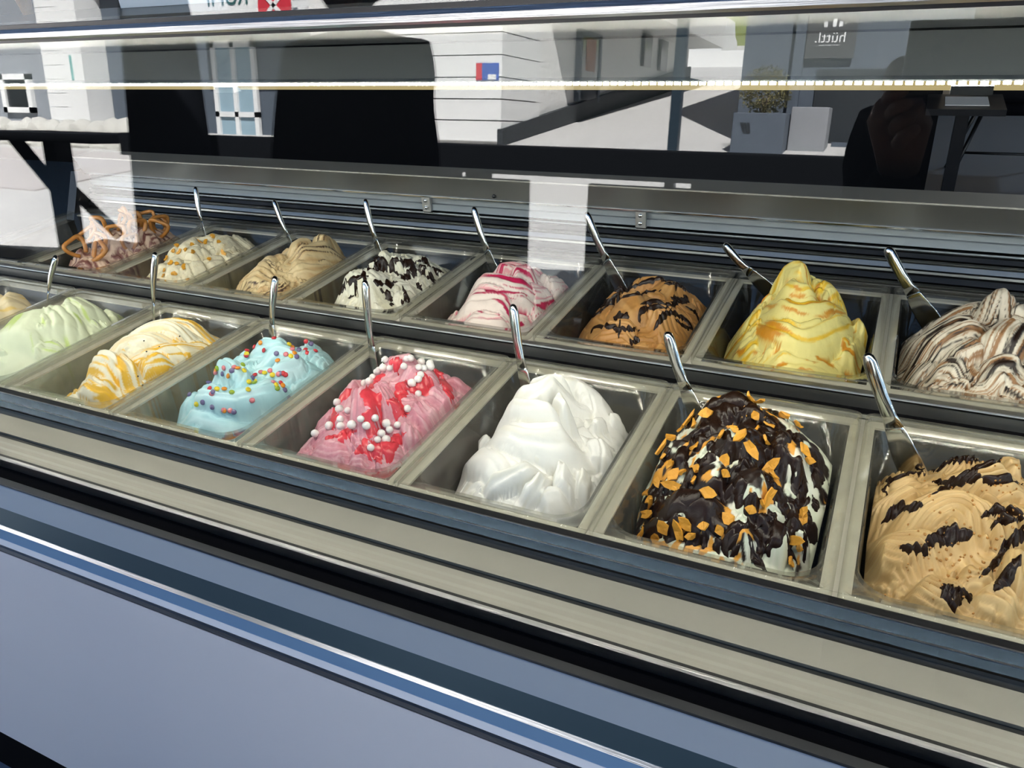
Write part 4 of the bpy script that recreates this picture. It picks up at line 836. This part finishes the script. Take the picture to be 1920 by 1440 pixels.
M['leaf'] = mat('olive_leaf', (0.22, 0.20, 0.08), 0.6, var=0.4, vscale=60)
M['bark'] = mat('bark', (0.10, 0.07, 0.04), 0.8)
M['teal'] = mat('teal_paint', (0.20, 0.45, 0.42), 0.6)
M['letter'] = mat('white_letters', (0.80, 0.80, 0.80), 0.5)
M['green_letter'] = mat('dark_green_letters', (0.02, 0.10, 0.10), 0.5)
M['pink_paving'] = mat('pink_paving', (0.46, 0.43, 0.42), 0.9, var=0.1, vscale=4)
def thing(name, label, cat, loc, group=None): return tag(empty(name, loc), label, cat, group)
def sub(o, par):
    o.parent = par; o.matrix_parent_inverse = par.matrix_world.inverted() if par.type != 'EMPTY' else Matrix.Translation(-Vector(par.location)); return o
def text(body, size, loc, m, par, ext=0.004, name='lettering', rz=math.pi):
    cu = bpy.data.curves.new(name, 'FONT'); cu.body = body; cu.size = size; cu.extrude = ext; cu.align_x = 'CENTER'; cu.align_y = 'CENTER'; cu.materials.append(m)
    tmp = bpy.data.objects.new(name, cu); COL.objects.link(tmp); me = bpy.data.meshes.new_from_object(tmp.evaluated_get(bpy.context.evaluated_depsgraph_get())); bpy.data.objects.remove(tmp)
    o = bpy.data.objects.new(name, me); COL.objects.link(o); o.rotation_euler = (math.pi / 2, 0, rz); o.location = loc; return sub(o, par)
# white corner house
CX, CY = -4.95, -8.8
hw = thing('white_house', 'white banded corner house with a dark plinth across the street', 'house', (CX - 2, CY - 4, ground_z(CY)))
sub(box('wall', (CX - 3.2, CY - 10, 0.6), (CX - 0.06, CY - 0.06, 6.0), M['white_wall']), hw)
z = 1.20
while z < 5.6:
    sub(box('stone_course', (CX - 2.6, CY - 0.10, z), (CX, CY, z + 0.26), M['white_smooth']), hw)
    sub(box('stone_course', (CX - 0.10, CY - 1.25, z), (CX, CY - 0.102, z + 0.26), M['white_smooth']), hw); z += 0.275
sub(pyd('plinth', [(CX - 0.05, CY + .01, 0.9), (CX + .03, CY + .01, 0.9), (CX + .03, CY - 10, 2.2), (CX - 0.05, CY - 10, 2.2), (CX - .05, CY + .01, ground_z(CY) + .22), (CX + .03, CY + .01, ground_z(CY) + .22), (CX + .03, CY - 10, ground_z(CY - 10) + .42), (CX - .05, CY - 10, ground_z(CY - 10) + .42)],
    [[0, 1, 2, 3], [7, 6, 5, 4], [0, 4, 5, 1], [1, 5, 6, 2], [2, 6, 7, 3], [3, 7, 4, 0]], M['plinth']), hw)
sub(box('shadow_overhang', (CX - 3.1, CY - 10, 3.25), (CX + 0.75, CY - 1.45, 6.0), M['white_wall']), hw)  # added overhang, shaped to cast the slanted shadow on the side wall
dr = sub(box('door', (CX - .05, CY - 3.65, 1.85), (CX + .02, CY - 2.75, 2.85), M['window']), hw)
for a in ((CY - 3.70, 1.82, CY - 3.62, 2.88), (CY - 2.80, 1.82, CY - 2.72, 2.88), (CY - 3.70, 2.82, CY - 2.72, 2.90)):
    sub(box('door_frame', (CX - .05, a[0], a[1]), (CX + .04, a[2], a[3]), M['slate']), hw)
sub(box('curtain', (CX + .021, CY - 3.45, 2.3), (CX + .026, CY - 3.0, 2.8), mat('brown_curtain', (0.35, 0.16, 0.10), 0.8)), hw)
for yy in (-6.2, -7.4): sub(box('window_recess', (CX - .05, CY + yy - .5, 2.6), (CX + .02, CY + yy, 3.2), M['window']), hw)
po = thing('poster', 'small red and blue poster on the white banded house', 'poster', (CX - .2, CY + .005, 2.0))
sub(box('sheet', (CX - .38, CY + .002, 1.98), (CX - .04, CY + .012, 2.19), M['blue_ink']), po)
sub(box('red_stripe', (CX - .38, CY + .012, 1.98), (CX - .29, CY + .016, 2.19), M['red']), po); sub(box('white_patch', (CX - .2, CY + .012, 1.985), (CX - .08, CY + .016, 2.05), M['letter']), po)
# slate shop building
GX, GY = -2.05, -9.9
sh = thing('slate_shop', 'shop front with its shade painted slate blue and a dark doorway across the street', 'building', (GX + 3, GY - 2, ground_z(GY)))
sub(box('wall', (GX, GY - 5, 0.7), (GX + 8, GY, 6.5), M['slate']), sh)
sub(box('pilaster', (GX + .62, GY, 1.0), (GX + .74, GY + .10, 6.5), M['slate']), sh); sub(box('doorway', (GX + .92, GY, 1.25), (GX + 2.6, GY + .02, 2.15), M['slate_dark']), sh)
sub(box('step', (GX + 1.22, GY, 1.0), (GX + 2.7, GY + .3, 1.30), M['slate']), sh)
sg = thing('shop_sign', 'dark square shop sign with pale lettering on the slate wall', 'sign', (GX + 1.0, GY + .1, 2.25))
sub(box('board', (GX + .745, GY + .03, 2.27), (GX + 1.31, GY + .07, 2.72), M['sign_board'], bevel=.004), sg)
text('hüttl.', 0.17, (GX + 1.02, GY + .074, 2.50), M['letter'], sg); sub(box('rule', (GX + .90, GY + .07, 2.415), (GX + 1.14, GY + .074, 2.42), M['letter']), sg)
for dx in (.93, 1.03, 1.10): sub(box('emblem_bar', (GX + dx, GY + .07, 2.62), (GX + dx + .04, GY + .074, 2.68 + .03 * (dx == 1.03)), M['letter']), sg)
def planter(name, lab, x, y, w, d, h, m):
    t = thing(name, lab, 'planter', (x, y, ground_z(y))); z0 = ground_z(y) - 0.05
    bm = bmesh.new(); bbox_into(bm, (x - w / 2, y - d / 2, z0), (x + w / 2, y + d / 2, z0 + h), 0.01); tp = max(bm.faces, key=lambda f: f.calc_center_median().z)
    bmesh.ops.inset_individual(bm, faces=[tp], thickness=0.03); 
    for v in tp.verts: v.co.z -= 0.05
    sub(mesh_obj('box', bm, m), t); return t, z0 + h
pl, zt = planter('planter', 'slate blue cube planter with a dark emblem holding a shrub', -1.60, -9.1, .60, .50, .48, M['slate'])
for pts in (((.18, .02), (.14, .02), (.11, -.10), (.13, -.10)), ((.14, .02), (.11, .02), (.075, -.10), (.10, -.10)), ((.10, .02), (.07, .02), (.05, -.10), (.075, -.10))):
    v = [(-1.60 - .03 - a, -9.1 + .252, zt - .13 + b) for a, b in pts]; v = v + [(p[0], p[1] + .004, p[2]) for p in v]
    sub(pyd('emblem', v, [[0, 1, 2, 3], [7, 6, 5, 4], [0, 4, 5, 1], [1, 5, 6, 2], [2, 6, 7, 3], [3, 7, 4, 0]], M['slate_dark']), pl)
planter('planter', 'pale grey planter behind the slate cube planter', -1.08, -9.40, .42, .42, .52, mat('pale_planter', (0.26, 0.27, 0.29), 0.7))
bs = thing('shrub', 'round olive green shrub growing in the slate planter', 'shrub', (-1.60, -9.1, zt - .05))
r = random.Random(2); vs, fs = [], []
for _ in range(1500):
    u = Vector((r.gauss(0, 1), r.gauss(0, 1), r.gauss(0, 1))).normalized() * r.uniform(.55, 1) ; c = Vector((-1.60, -9.1, zt + .25)) + Vector((u.x * .31, u.y * .28, u.z * .29))
    a = Vector((r.gauss(0, 1), r.gauss(0, 1), r.gauss(0, 1))).normalized(); b = a.orthogonal().normalized(); k = len(vs)
    vs += [c - a * .022, c + b * .010, c + a * .022, c - b * .010]; fs.append([k, k + 1, k + 2, k + 3])
f = sub(pyd('foliage', vs, fs, M['leaf']), bs); f['kind'] = 'stuff'
for k in range(5): sub(tube('stem', [(-1.60, -9.1, zt - .06), (-1.60 + r.uniform(-.1, .1), -9.1 + r.uniform(-.1, .1), zt + .2)], [.012, .006], M['bark'], None, 6), bs)
# far end of the lane
tag(box('hillside', (-60, -45, 3.0), (20, -44, 9.0), M['meadow']), kind='structure')
fw = thing('parapet', 'low white wall at the far end of the lane', 'wall', (-6, -26, ground_z(-26))); sub(box('coping', (-9, -26.2, 3.2), (-4.6, -25.9, 3.85), M['white_smooth']), fw)
cr = thing('parked_car', 'pale car parked behind the low white wall', 'car', (-6.4, -28, ground_z(-28)))
sub(prism('body', [(-29.0, 2.3), (-29.0, 2.9), (-28.6, 3.0), (-28.3, 3.45), (-27.2, 3.45), (-26.8, 3.0), (-26.5, 2.9), (-26.5, 2.3)], -7.6, -5.9, M['letter']), cr); sub(prism('windscreen', [(-26.79, 3.02), (-27.18, 3.40), (-27.2, 3.40), (-26.81, 3.02)], -7.45, -6.05, M['window']), cr)
# left: white boarded pillar house, grey house, rubble base, awning shop
wp = thing('boarded_pillar', 'white boarded pillar house corner standing in full sun', 'house', (-13.4, -8.8, ground_z(-8.8)))
z = 1.1
while z < 4.6: sub(box('board', (-14.05, -8.86, z), (-13.40, -8.70, z + .225), M['white_smooth']), wp); z += .232
sub(box('corner_slab', (-13.42, -9.3, 1.05), (-12.90, -8.62, 4.6), M['white_smooth']), wp); sub(box('core', (-14.05, -9.4, 1.05), (-13.3, -8.84, 4.6), M['white_smooth']), wp)
sub(box('faded_mark', (-13.22, -8.62, 2.0), (-13.16, -8.612, 2.4), M['teal']), wp)
gh = thing('grey_house', 'grey rendered house with a white framed window', 'house', (-17, -9.6, ground_z(-9.6)))
sub(box('wall', (-24, -14, 0.8), (-14.1, -9.2, 6), mat('grey_render', (0.26, 0.28, 0.31), 0.85)), gh)
for a in ((-16.05, 1.45, -15.15, 1.55), (-16.05, 2.05, -15.15, 2.15), (-16.05, 1.45, -15.93, 2.15), (-15.27, 1.45, -15.15, 2.15)): sub(box('window_frame', (a[0], -9.2, a[1]), (a[2], -9.12, a[3]), M['white_smooth']), gh)
sub(box('pane', (-15.95, -9.2, 1.52), (-15.25, -9.16, 2.10), M['window']), gh)
rb = thing('rubble_wall', 'low wall of pale rubble stones below the boarded pillar', 'wall', (-12, -7.2, ground_z(-7)))
r = random.Random(9)
for k in range(22):
    bm = bmesh.new(); bmesh.ops.create_icosphere(bm, subdivisions=2, radius=1); sx, sy, sz = r.uniform(.16, .28), r.uniform(.14, .2), r.uniform(.12, .2)
    for v in bm.verts: v.co = Vector((v.co.x * sx, v.co.y * sy, v.co.z * sz)) * (1 + r.uniform(-.12, .12))
    o = mesh_obj('stone', bm, M['stone'], None, False); o.location = (-13.6 + (k % 11) * .32 + r.uniform(-.05, .05), -7.35 + r.uniform(-.05, .05), .98 + (k // 11) * .22); sub(o, rb)
tag(box('trim_1', (-20, -6.9, .60), (-8.6, -4.6, .62), M['pink_paving']), kind='structure').rotation_euler = (0, 0, 0)
bpy.data.objects['trim_1'].matrix_world = Matrix.Translation((0, 0, 0))
ps = bpy.data.objects['trim_1'].data
for v in ps.vertices: v.co.z = ground_z(v.co.y) + (.02 if v.co.z > .61 else -.05)
aw = thing('awning_shop', 'shaded shop front with a glazed door and white awning', 'building', (-10.5, -9.4, ground_z(-9)))
sub(box('wall', (-12.88, -13, 0.8), (CX - 3.25, -9.1, 6), M['slate']), aw)
sub(box('door_glass', (-10.28, -9.1, 1.05), (-9.48, -9.06, 2.5), mat('pale_blue_glass', (0.30, 0.42, 0.50), 0.15)), aw)
for a in ((-10.34, 1.0, -10.26, 2.6), (-9.92, 1.0, -9.84, 2.6), (-9.50, 1.0, -9.42, 2.6), (-10.34, 1.45, -9.42, 1.53), (-10.34, 2.5, -9.42, 2.6)): sub(box('door_frame', (a[0], -9.08, a[1]), (a[2], -9.02, a[3]), M['letter']), aw)
sub(box('fascia_board', (-13.6, -9.04, 3.35), (-11.2, -8.98, 4.0), M['white_smooth']), aw)
an = thing('awning_sign', 'white awning sign with green lettering and a red round emblem', 'sign', (-9.0, -8.75, 2.6))
sub(prism('awning', [(-8.55, 1.20), (-9.05, 1.62), (-9.05, 1.56), (-8.55, 1.14)], -10.2, -8.22, M['letter']), an)
sub(box('fascia', (-10.2, -8.60, 2.66), (-8.22, -8.54, 3.45), M['letter'], bevel=.01), an)
text('RUMI', 0.36, (-9.4, -8.535, 3.13), M['green_letter'], an)
bm = bmesh.new(); bmesh.ops.create_cone(bm, cap_ends=True, segments=32, radius1=.30, radius2=.30, depth=.03); e_ = mesh_obj('emblem_disc', bm, M['red']); e_.rotation_euler = (math.pi / 2, 0, 0); e_.location = (-8.5, -8.53, 2.98); sub(e_, an)
for a in (.7, -.7):
    b_ = box('emblem_cross', (-.30, -.006, -.03), (.30, .006, .03), M['letter']); b_.rotation_euler = (0, a, 0); b_.location = (-8.5, -8.51, 2.98); sub(b_, an)
M['fur_cloth'] = mat('black_canvas', (0.007, 0.008, 0.011), 0.95, spec=0.04)
# black timber counter rail with braces, post, bench and throws
rl = thing('counter_rail', 'long black timber counter rail with braced legs on the pavement', 'railing', (-2.8, -2.5, ground_z(-2.5)))
sub(box('top_board', (-4.35, -2.62, CZ - .325), (0.6, -2.40, CZ - .195), M['black_wood'], bevel=.006), rl)
for x in (-3.2, -1.9, 0.3): sub(box('leg', (x - .05, -2.56, ground_z(-2.5)), (x + .05, -2.46, CZ - .31), M['black_wood']), rl)
sub(box('front_panel', (-4.36, -2.54, ground_z(-2.4)), (-2.40, -2.50, CZ - .32), M['black_wood']), rl)
fp = thing('folded_parasol', 'closed black parasol standing left of the counter rail', 'parasol', (-3.62, -2.15, ground_z(-2.15)))
sub(tube('canopy', [(-3.62, -2.15, ground_z(-2.15) + .12), (-3.62, -2.15, 1.0), (-3.62, -2.15, 1.9), (-3.62, -2.15, 2.6)], [.235, .22, .18, .05], M['fur_cloth'], None, 12), fp)
sub(tube('pole', [(-3.62, -2.15, ground_z(-2.15)), (-3.62, -2.15, 2.75)], .022, M['blue_steel'], None, 10), fp)
sub(box('base', (-3.86, -2.38, ground_z(-2.38) - .1), (-3.32, -1.85, ground_z(-2.15) + .06), M['black_wood'], bevel=.01), fp)
tr = thing('trestle_table', 'black timber trestle table with a cross braced leg', 'table', (-5.1, -2.5, ground_z(-2.5)))
sub(box('top_board', (-5.56, -2.75, CZ - .262), (-4.40, -2.25, CZ - .205), M['black_wood'], bevel=.006), tr)
def bar(name, a, b, w, par):
    o = tube(name, [a, b], w, M['black_wood'], None, 4); return sub(o, par)
sub(box('leg', (-5.14, -2.56, ground_z(-2.5)), (-5.02, -2.44, CZ - .25), M['black_wood']), tr)
bar('brace', (-5.50, -2.5, CZ - .27), (-5.06, -2.5, CZ - .66), .06, tr); bar('brace', (-5.10, -2.5, CZ - .50), (-4.60, -2.5, CZ - .84), .05, tr)
pp = thing('parasol_post', 'slim dark blue steel post rising beside the counter rail', 'post', (-.96, -2.66, ground_z(-2.66)))
sub(box('pole', (-.99, -2.69, ground_z(-2.66)), (-.945, -2.645, 3.6), M['blue_steel']), pp); sub(box('foot_plate', (-1.12, -2.82, ground_z(-2.7) - .02), (-.82, -2.52, ground_z(-2.7) + .03), M['blue_steel']), pp)
M['fur'] = mat('dark_fur', (0.010, 0.010, 0.013), 0.95, spec=0.04)
def bench(lab, x0, x1, flab):
    t = thing('bench', lab, 'bench', ((x0 + x1) / 2, -2.05, ground_z(-2.05)), 'benches along the counter rail'); zg = ground_z(-2.0)
    sub(box('seat', (x0, -2.22, zg + .40), (x1, -1.85, zg + .47), M['black_wood'], bevel=.005), t)
    sub(box('backrest', (x0, -2.26, zg + .02), (x1, -2.22, CZ - .335), M['black_wood'], bevel=.005), t)
    for x in (x0 + .05, x1 - .05):
        for y in (-2.24, -1.9): sub(box('leg', (x - .03, y - .02, zg - .05), (x + .03, y + .02, zg + .41 if y > -2 else CZ - .38), M['black_wood']), t)
    bm = bmesh.new(); r = random.Random(int(x0 * 100)); xa, xb = x0 + .02, x0 + .62
    bbox_into(bm, (xa, -2.275, CZ - .62), (xb, -2.21, CZ - .345), .02)
    for _ in range(420):
        p = Vector((r.uniform(xa, xb), r.choice((-2.275, -2.21, -2.24)), r.uniform(CZ - .60, CZ - .345))); d = Vector((r.uniform(-.03, .03), r.uniform(-.02, .02), r.uniform(-.03, .035)))
        a = bm.verts.new(p); b = bm.verts.new(p + Vector((.004, 0, .003))); c = bm.verts.new(p + d); bm.faces.new([a, b, c])
    o = mesh_obj('fur_throw', bm, M['fur']); tag(o, flab, 'throw', 'fur throws on the benches')
bench('black timber bench below the counter rail, left one', -2.35, -1.50, 'shaggy dark throw over the left bench backrest'); bench('black timber bench in front of the slim post, right one', -1.21, 0.35, 'shaggy dark throw over the right bench backrest')

sub(box('side_board', (-.80, -2.40, ground_z(-2.4)), (0.55, -2.37, CZ - .30), M['black_wood']), rl)
sub(box('side_board', (-2.39, -2.40, ground_z(-2.4)), (-1.93, -2.37, CZ - .30), M['black_wood']), rl)
# ---------------------------------------------------------------- people at the glass
M['cloth'] = mat('black_cloth', (0.006, 0.006, 0.008), 0.95, spec=0.04); M['skin'] = mat('skin', (0.16, 0.085, 0.055), 0.55); M['hair'] = mat('dark_hair', (0.008, 0.006, 0.005), 0.7, spec=0.1)
def skinned(name, V, E, R, m, par):
    me = bpy.data.meshes.new(name); me.from_pydata(V, E, []); me.update(); o = bpy.data.objects.new(name, me); COL.objects.link(o)
    md = o.modifiers.new('skin', 'SKIN'); md.use_smooth_shade = True
    for i, sv in enumerate(me.skin_vertices[0].data):
        sv.radius = R[i] if isinstance(R[i], tuple) else (R[i], R[i]); sv.use_root = (i == 0)
    o.modifiers.new('subd', 'SUBSURF').levels = 2; o.modifiers['subd'].render_levels = 2; me.materials.append(m); return sub(o, par)
def person(label, x, y, h, arms, facing=0.0, hair='short'):
    zg = ground_z(y); t = thing('person', label, 'person', (x, y, zg)); s_ = h / 1.75
    P = lambda a, b, c: (x + a * s_, y + b * s_, zg + c * s_)
    V = [P(0, 0, .95), P(0, -.01, 1.15), P(0, -.02, 1.38), P(0, 0, 1.50)]; E = [(0, 1), (1, 2), (2, 3)]; R = [(.19, .13), (.185, .125), (.185, .125), (.065, .065)]
    for sgn in (-1, 1):
        k = len(V); V += [P(sgn * .095, 0, .86), P(sgn * .105, .01, .48), P(sgn * .11, -.02, .09), P(sgn * .12, .13, .03)]; E += [(0, k), (k, k + 1), (k + 1, k + 2), (k + 2, k + 3)]; R += [.09, .065, .045, .04]
        a = arms[0 if sgn < 0 else 1]; k = len(V); V += [P(sgn * .19, -.01, 1.42)] + [P(*q) for q in a]; E += [(2, k), (k, k + 1), (k + 1, k + 2)]; R += [.068, .05, .036]
    skinned('clothing', V, E, R, M['cloth'], t)
    bm = bmesh.new(); bmesh.ops.create_uvsphere(bm, u_segments=24, v_segments=16, radius=1)
    for v in bm.verts:
        c = v.co.copy(); c.x *= .075; c.y *= .095; c.z *= .12
        if c.y > .03 and c.z < .02: c.x *= .9
        if v.co.y > .93 and abs(v.co.x) < .2 and -.4 < v.co.z < .1: c.y += .022      # nose
        if v.co.y > .7 and abs(abs(v.co.x) - .35) < .15 and .02 < v.co.z < .25: c.y -= .008   # eye sockets
        v.co = Vector(P(0, .02, 1.65)) + c * s_
    hd = sub(mesh_obj('head', bm, M['skin'], None, True), t)
    for sx in (-1, 1):
        bm = bmesh.new(); bmesh.ops.create_uvsphere(bm, u_segments=10, v_segments=8, radius=.013 * s_); o = mesh_obj('eye', bm, M['window'], None, True); o.location = P(sx * .03, .105, 1.665); sub(o, t)
        bm = bmesh.new(); bmesh.ops.create_uvsphere(bm, u_segments=10, v_segments=8, radius=1)
        for v in bm.verts: v.co = Vector((v.co.x * .012, v.co.y * .02, v.co.z * .033)) * s_
        o = mesh_obj('ear', bm, M['skin'], None, True); o.location = P(sx * .077, .01, 1.65); sub(o, t)
    bm = bmesh.new(); bbox_into(bm, P(-.025, .100, 1.588), P(.025, .112, 1.598), .003); sub(mesh_obj('mouth', bm, mat('lips', (.3, .1, .09), .5), None, True), t)
    bm = bmesh.new(); rr = random.Random(int(h * 100)); bmesh.ops.create_icosphere(bm, subdivisions=4, radius=1)
    for v in bm.verts:
        c = v.co; k = 1 + .10 * math.sin(c.x * 9 + c.z * 11) * math.cos(c.y * 8)
        z_ = c.z * .135 + .02
        if hair == 'curly' and c.y < .3: z_ = c.z * (.135 if c.z > 0 else .30) + .02; k *= 1.12
        yy = c.y * .108 - .028
        if c.y > .35 and c.z < .45: yy = min(yy, .035)
        v.co = Vector(P(0, .0, 1.65)) + Vector((c.x * .088 * k, yy * k, z_ * (k if c.z > 0 else 1))) * s_
    sub(mesh_obj('hair', bm, M['hair'], None, True), t)
    return t, P, s_
def hand(par, wrist, palm_c, fingers, thumb, mirror=1):
    """palm and five separately jointed fingers; points in world space"""
    bm = bmesh.new(); W = Vector(wrist); C = Vector(palm_c)
    tube_into(bm, [W, W * .5 + C * .5, C, C + (C - W) * .35], [.024, .030, .036, .026], 12, .55, up=(0, 0, 1))
    for pts in fingers + [thumb]: 
        q = catmull(pts, 9); tube_into(bm, [tuple(p) for p in q], [.0095, .0092, .0088, .0088, .0082, .008, .0074, .0066, .0035], 8)
    return sub(mesh_obj('hand', bm, M['skin'], None, True), par)
t, P, s_ = person('person in black clothes facing the display case, arms hanging', -1.53, -1.0, 1.78, ([(-.26, .0, 1.13), (-.25, .08, .88)], [(.26, .0, 1.13), (.25, .08, .88)]))
for sg_ in (-1, 1):
    w = Vector(P(sg_ * .25, .08, .88)); hand(t, w, w + Vector((0, .02, -.07)), [[w + Vector((sg_ * .0 + .017 * (k - 1.5) , .03, -.10)), w + Vector((.016 * (k - 1.5), .035, -.135)), w + Vector((.015 * (k - 1.5), .022, -.165 - .008 * (k in (1, 2)))),] for k in range(4)], [w + Vector((0, .04, -.05)), w + Vector((0, .07, -.075)), w + Vector((0, .068, -.105))])
t, P, s_ = person('person in black with curly hair holding up a phone at the case', 0.16, -0.42, 1.64, ([(-.21, .10, 1.18), (-.175, .33, 1.38)], [(.28, .14, 1.20), (.06, .34, 1.42)]), hair='curly')
ph = box('smartphone', (-0.017, -0.0125, CZ - 0.070), (0.140, -0.0045, CZ + 0.010), M['black'], bevel=.003); tag(ph, 'black smartphone held up towards the display glass', 'phone')
for x_, z_ in ((.012, -.002), (.012, -.022), (.030, -.012)):
    bm = bmesh.new(); bmesh.ops.create_cone(bm, cap_ends=True, segments=20, radius1=.0065, radius2=.006, depth=.002); o = mesh_obj('lens', bm, M['window'], None, True); o.rotation_euler = (math.pi / 2, 0, 0); o.location = (x_ + .002, -.004, CZ + z_); sub(o, ph)
wl = Vector(P(-.175, .33, 1.38)); hand(t, wl, Vector((-.012, -.045, CZ - .095)), [[(-.026 + .006 * k, -.02, CZ - .070 - .016 * k), (-.022 + .006 * k, .006, CZ - .066 - .015 * k), (-.008 + .006 * k, .006, CZ - .062 - .013 * k)] for k in range(4)], [(-.03, -.04, CZ - .06), (-.024, -.03, CZ - .035), (-.006, -.018, CZ - .03)])
wr = Vector(P(.06, .34, 1.42)); hand(t, wr, Vector((.150, -.045, CZ - .085)), [[(.152, -.02, CZ - .070 - .016 * k), (.150, .006, CZ - .066 - .014 * k), (.128, .006, CZ - .062 - .012 * k)] for k in range(4)], [(.15, -.04, CZ - .06), (.146, -.03, CZ - .035), (.13, -.018, CZ - .03)])

# ---------------------------------------------------------------- inside the shop, behind the case
def shop_chair(x, y, rz):
    t = thing('chair', 'black padded chair with splayed metal legs inside the shop', 'chair', (x, y, 0)); c, s__ = math.cos(rz), math.sin(rz)
    bm = bmesh.new(); bbox_into(bm, (x - .24, y - .22, .42), (x + .24, y + .24, .50), .03); sub(mesh_obj('seat', bm, M['cloth'], None, True), t)
    bm = bmesh.new(); bbox_into(bm, (x - .25, y - .28, .50), (x + .25, y - .20, .98), .035); sub(mesh_obj('backrest', bm, M['cloth'], None, True), t)
    for a, b in ((-1, -1), (1, -1), (-1, 1), (1, 1)): sub(tube('leg', [(x + a * .14, y + b * .14, .43), (x + a * .26, y + b * .24, .0)], .012, M['black'], None, 8), t)
    sub(tube('stretcher', [(x - .2, y - .19, .2), (x + .2, y - .19, .2)], .008, M['black'], None, 8), t)
shop_chair(0.52, 5.70, 0)
tb = thing('cafe_table', 'dark café table with a white sheet inside the shop', 'table', (.5, 4.6, 0))
sub(box('table_top', (.06, 4.42, .63), (.40, 4.82, .66), M['black']), tb); sub(box('pedestal', (.20, 4.58, .03), (.26, 4.64, .63), M['black']), tb); sub(box('foot', (.10, 4.46, 0), (.37, 4.78, .03), M['black']), tb)
tag(box('menu_sheet', (.14, 4.50, .662), (.33, 4.72, .666), M['letter']), 'white paper sheet lying on the café table', 'paper')
pn = thing('added_lamp', 'added unseen round lamp lighting the inside of the shop', 'lamp', (1.5, 6.6, 2.0))  # added lamp, itself unseen, lights the room behind the case
sub(tube('cord', [(1.5, 6.6, 2.1), (1.5, 6.6, 3.0)], .006, M['black'], None, 6), pn)
bm = bmesh.new(); bmesh.ops.create_uvsphere(bm, u_segments=20, v_segments=12, radius=.11); o = mesh_obj('globe', bm, emit('added_lamp_globe', (0.85, 0.92, 1.0), 90.0), None, True); o.location = (1.5, 6.6, 2.0); sub(o, pn)
# cones standing on the case top at the far left
M['waffle'] = mat('waffle_cone', (0.42, 0.19, 0.05), 0.6, bump=0.002, bscale=90, var=0.35, vscale=80)
cn = thing('waffle_cones', 'stack of brown waffle cones on top of the case', 'cones', (-0.945, 0.655, CZ - .029))
sub(tube('cone', [(-0.945, .655, CZ - .029), (-0.955, .655, CZ + .14)], [.0058, .034], M['waffle'], None, 16), cn)
sub(tube('cone', [(-0.949, .655, CZ + .05), (-0.960, .655, CZ + .20)], [.012, .036], M['waffle'], None, 16), cn)
tag(box('price_card', (-0.800, 0.664, CZ - .0285), (-0.645, 0.668, CZ + .07), M['pale_trim']), 'blank white card standing on top of the case', 'card')
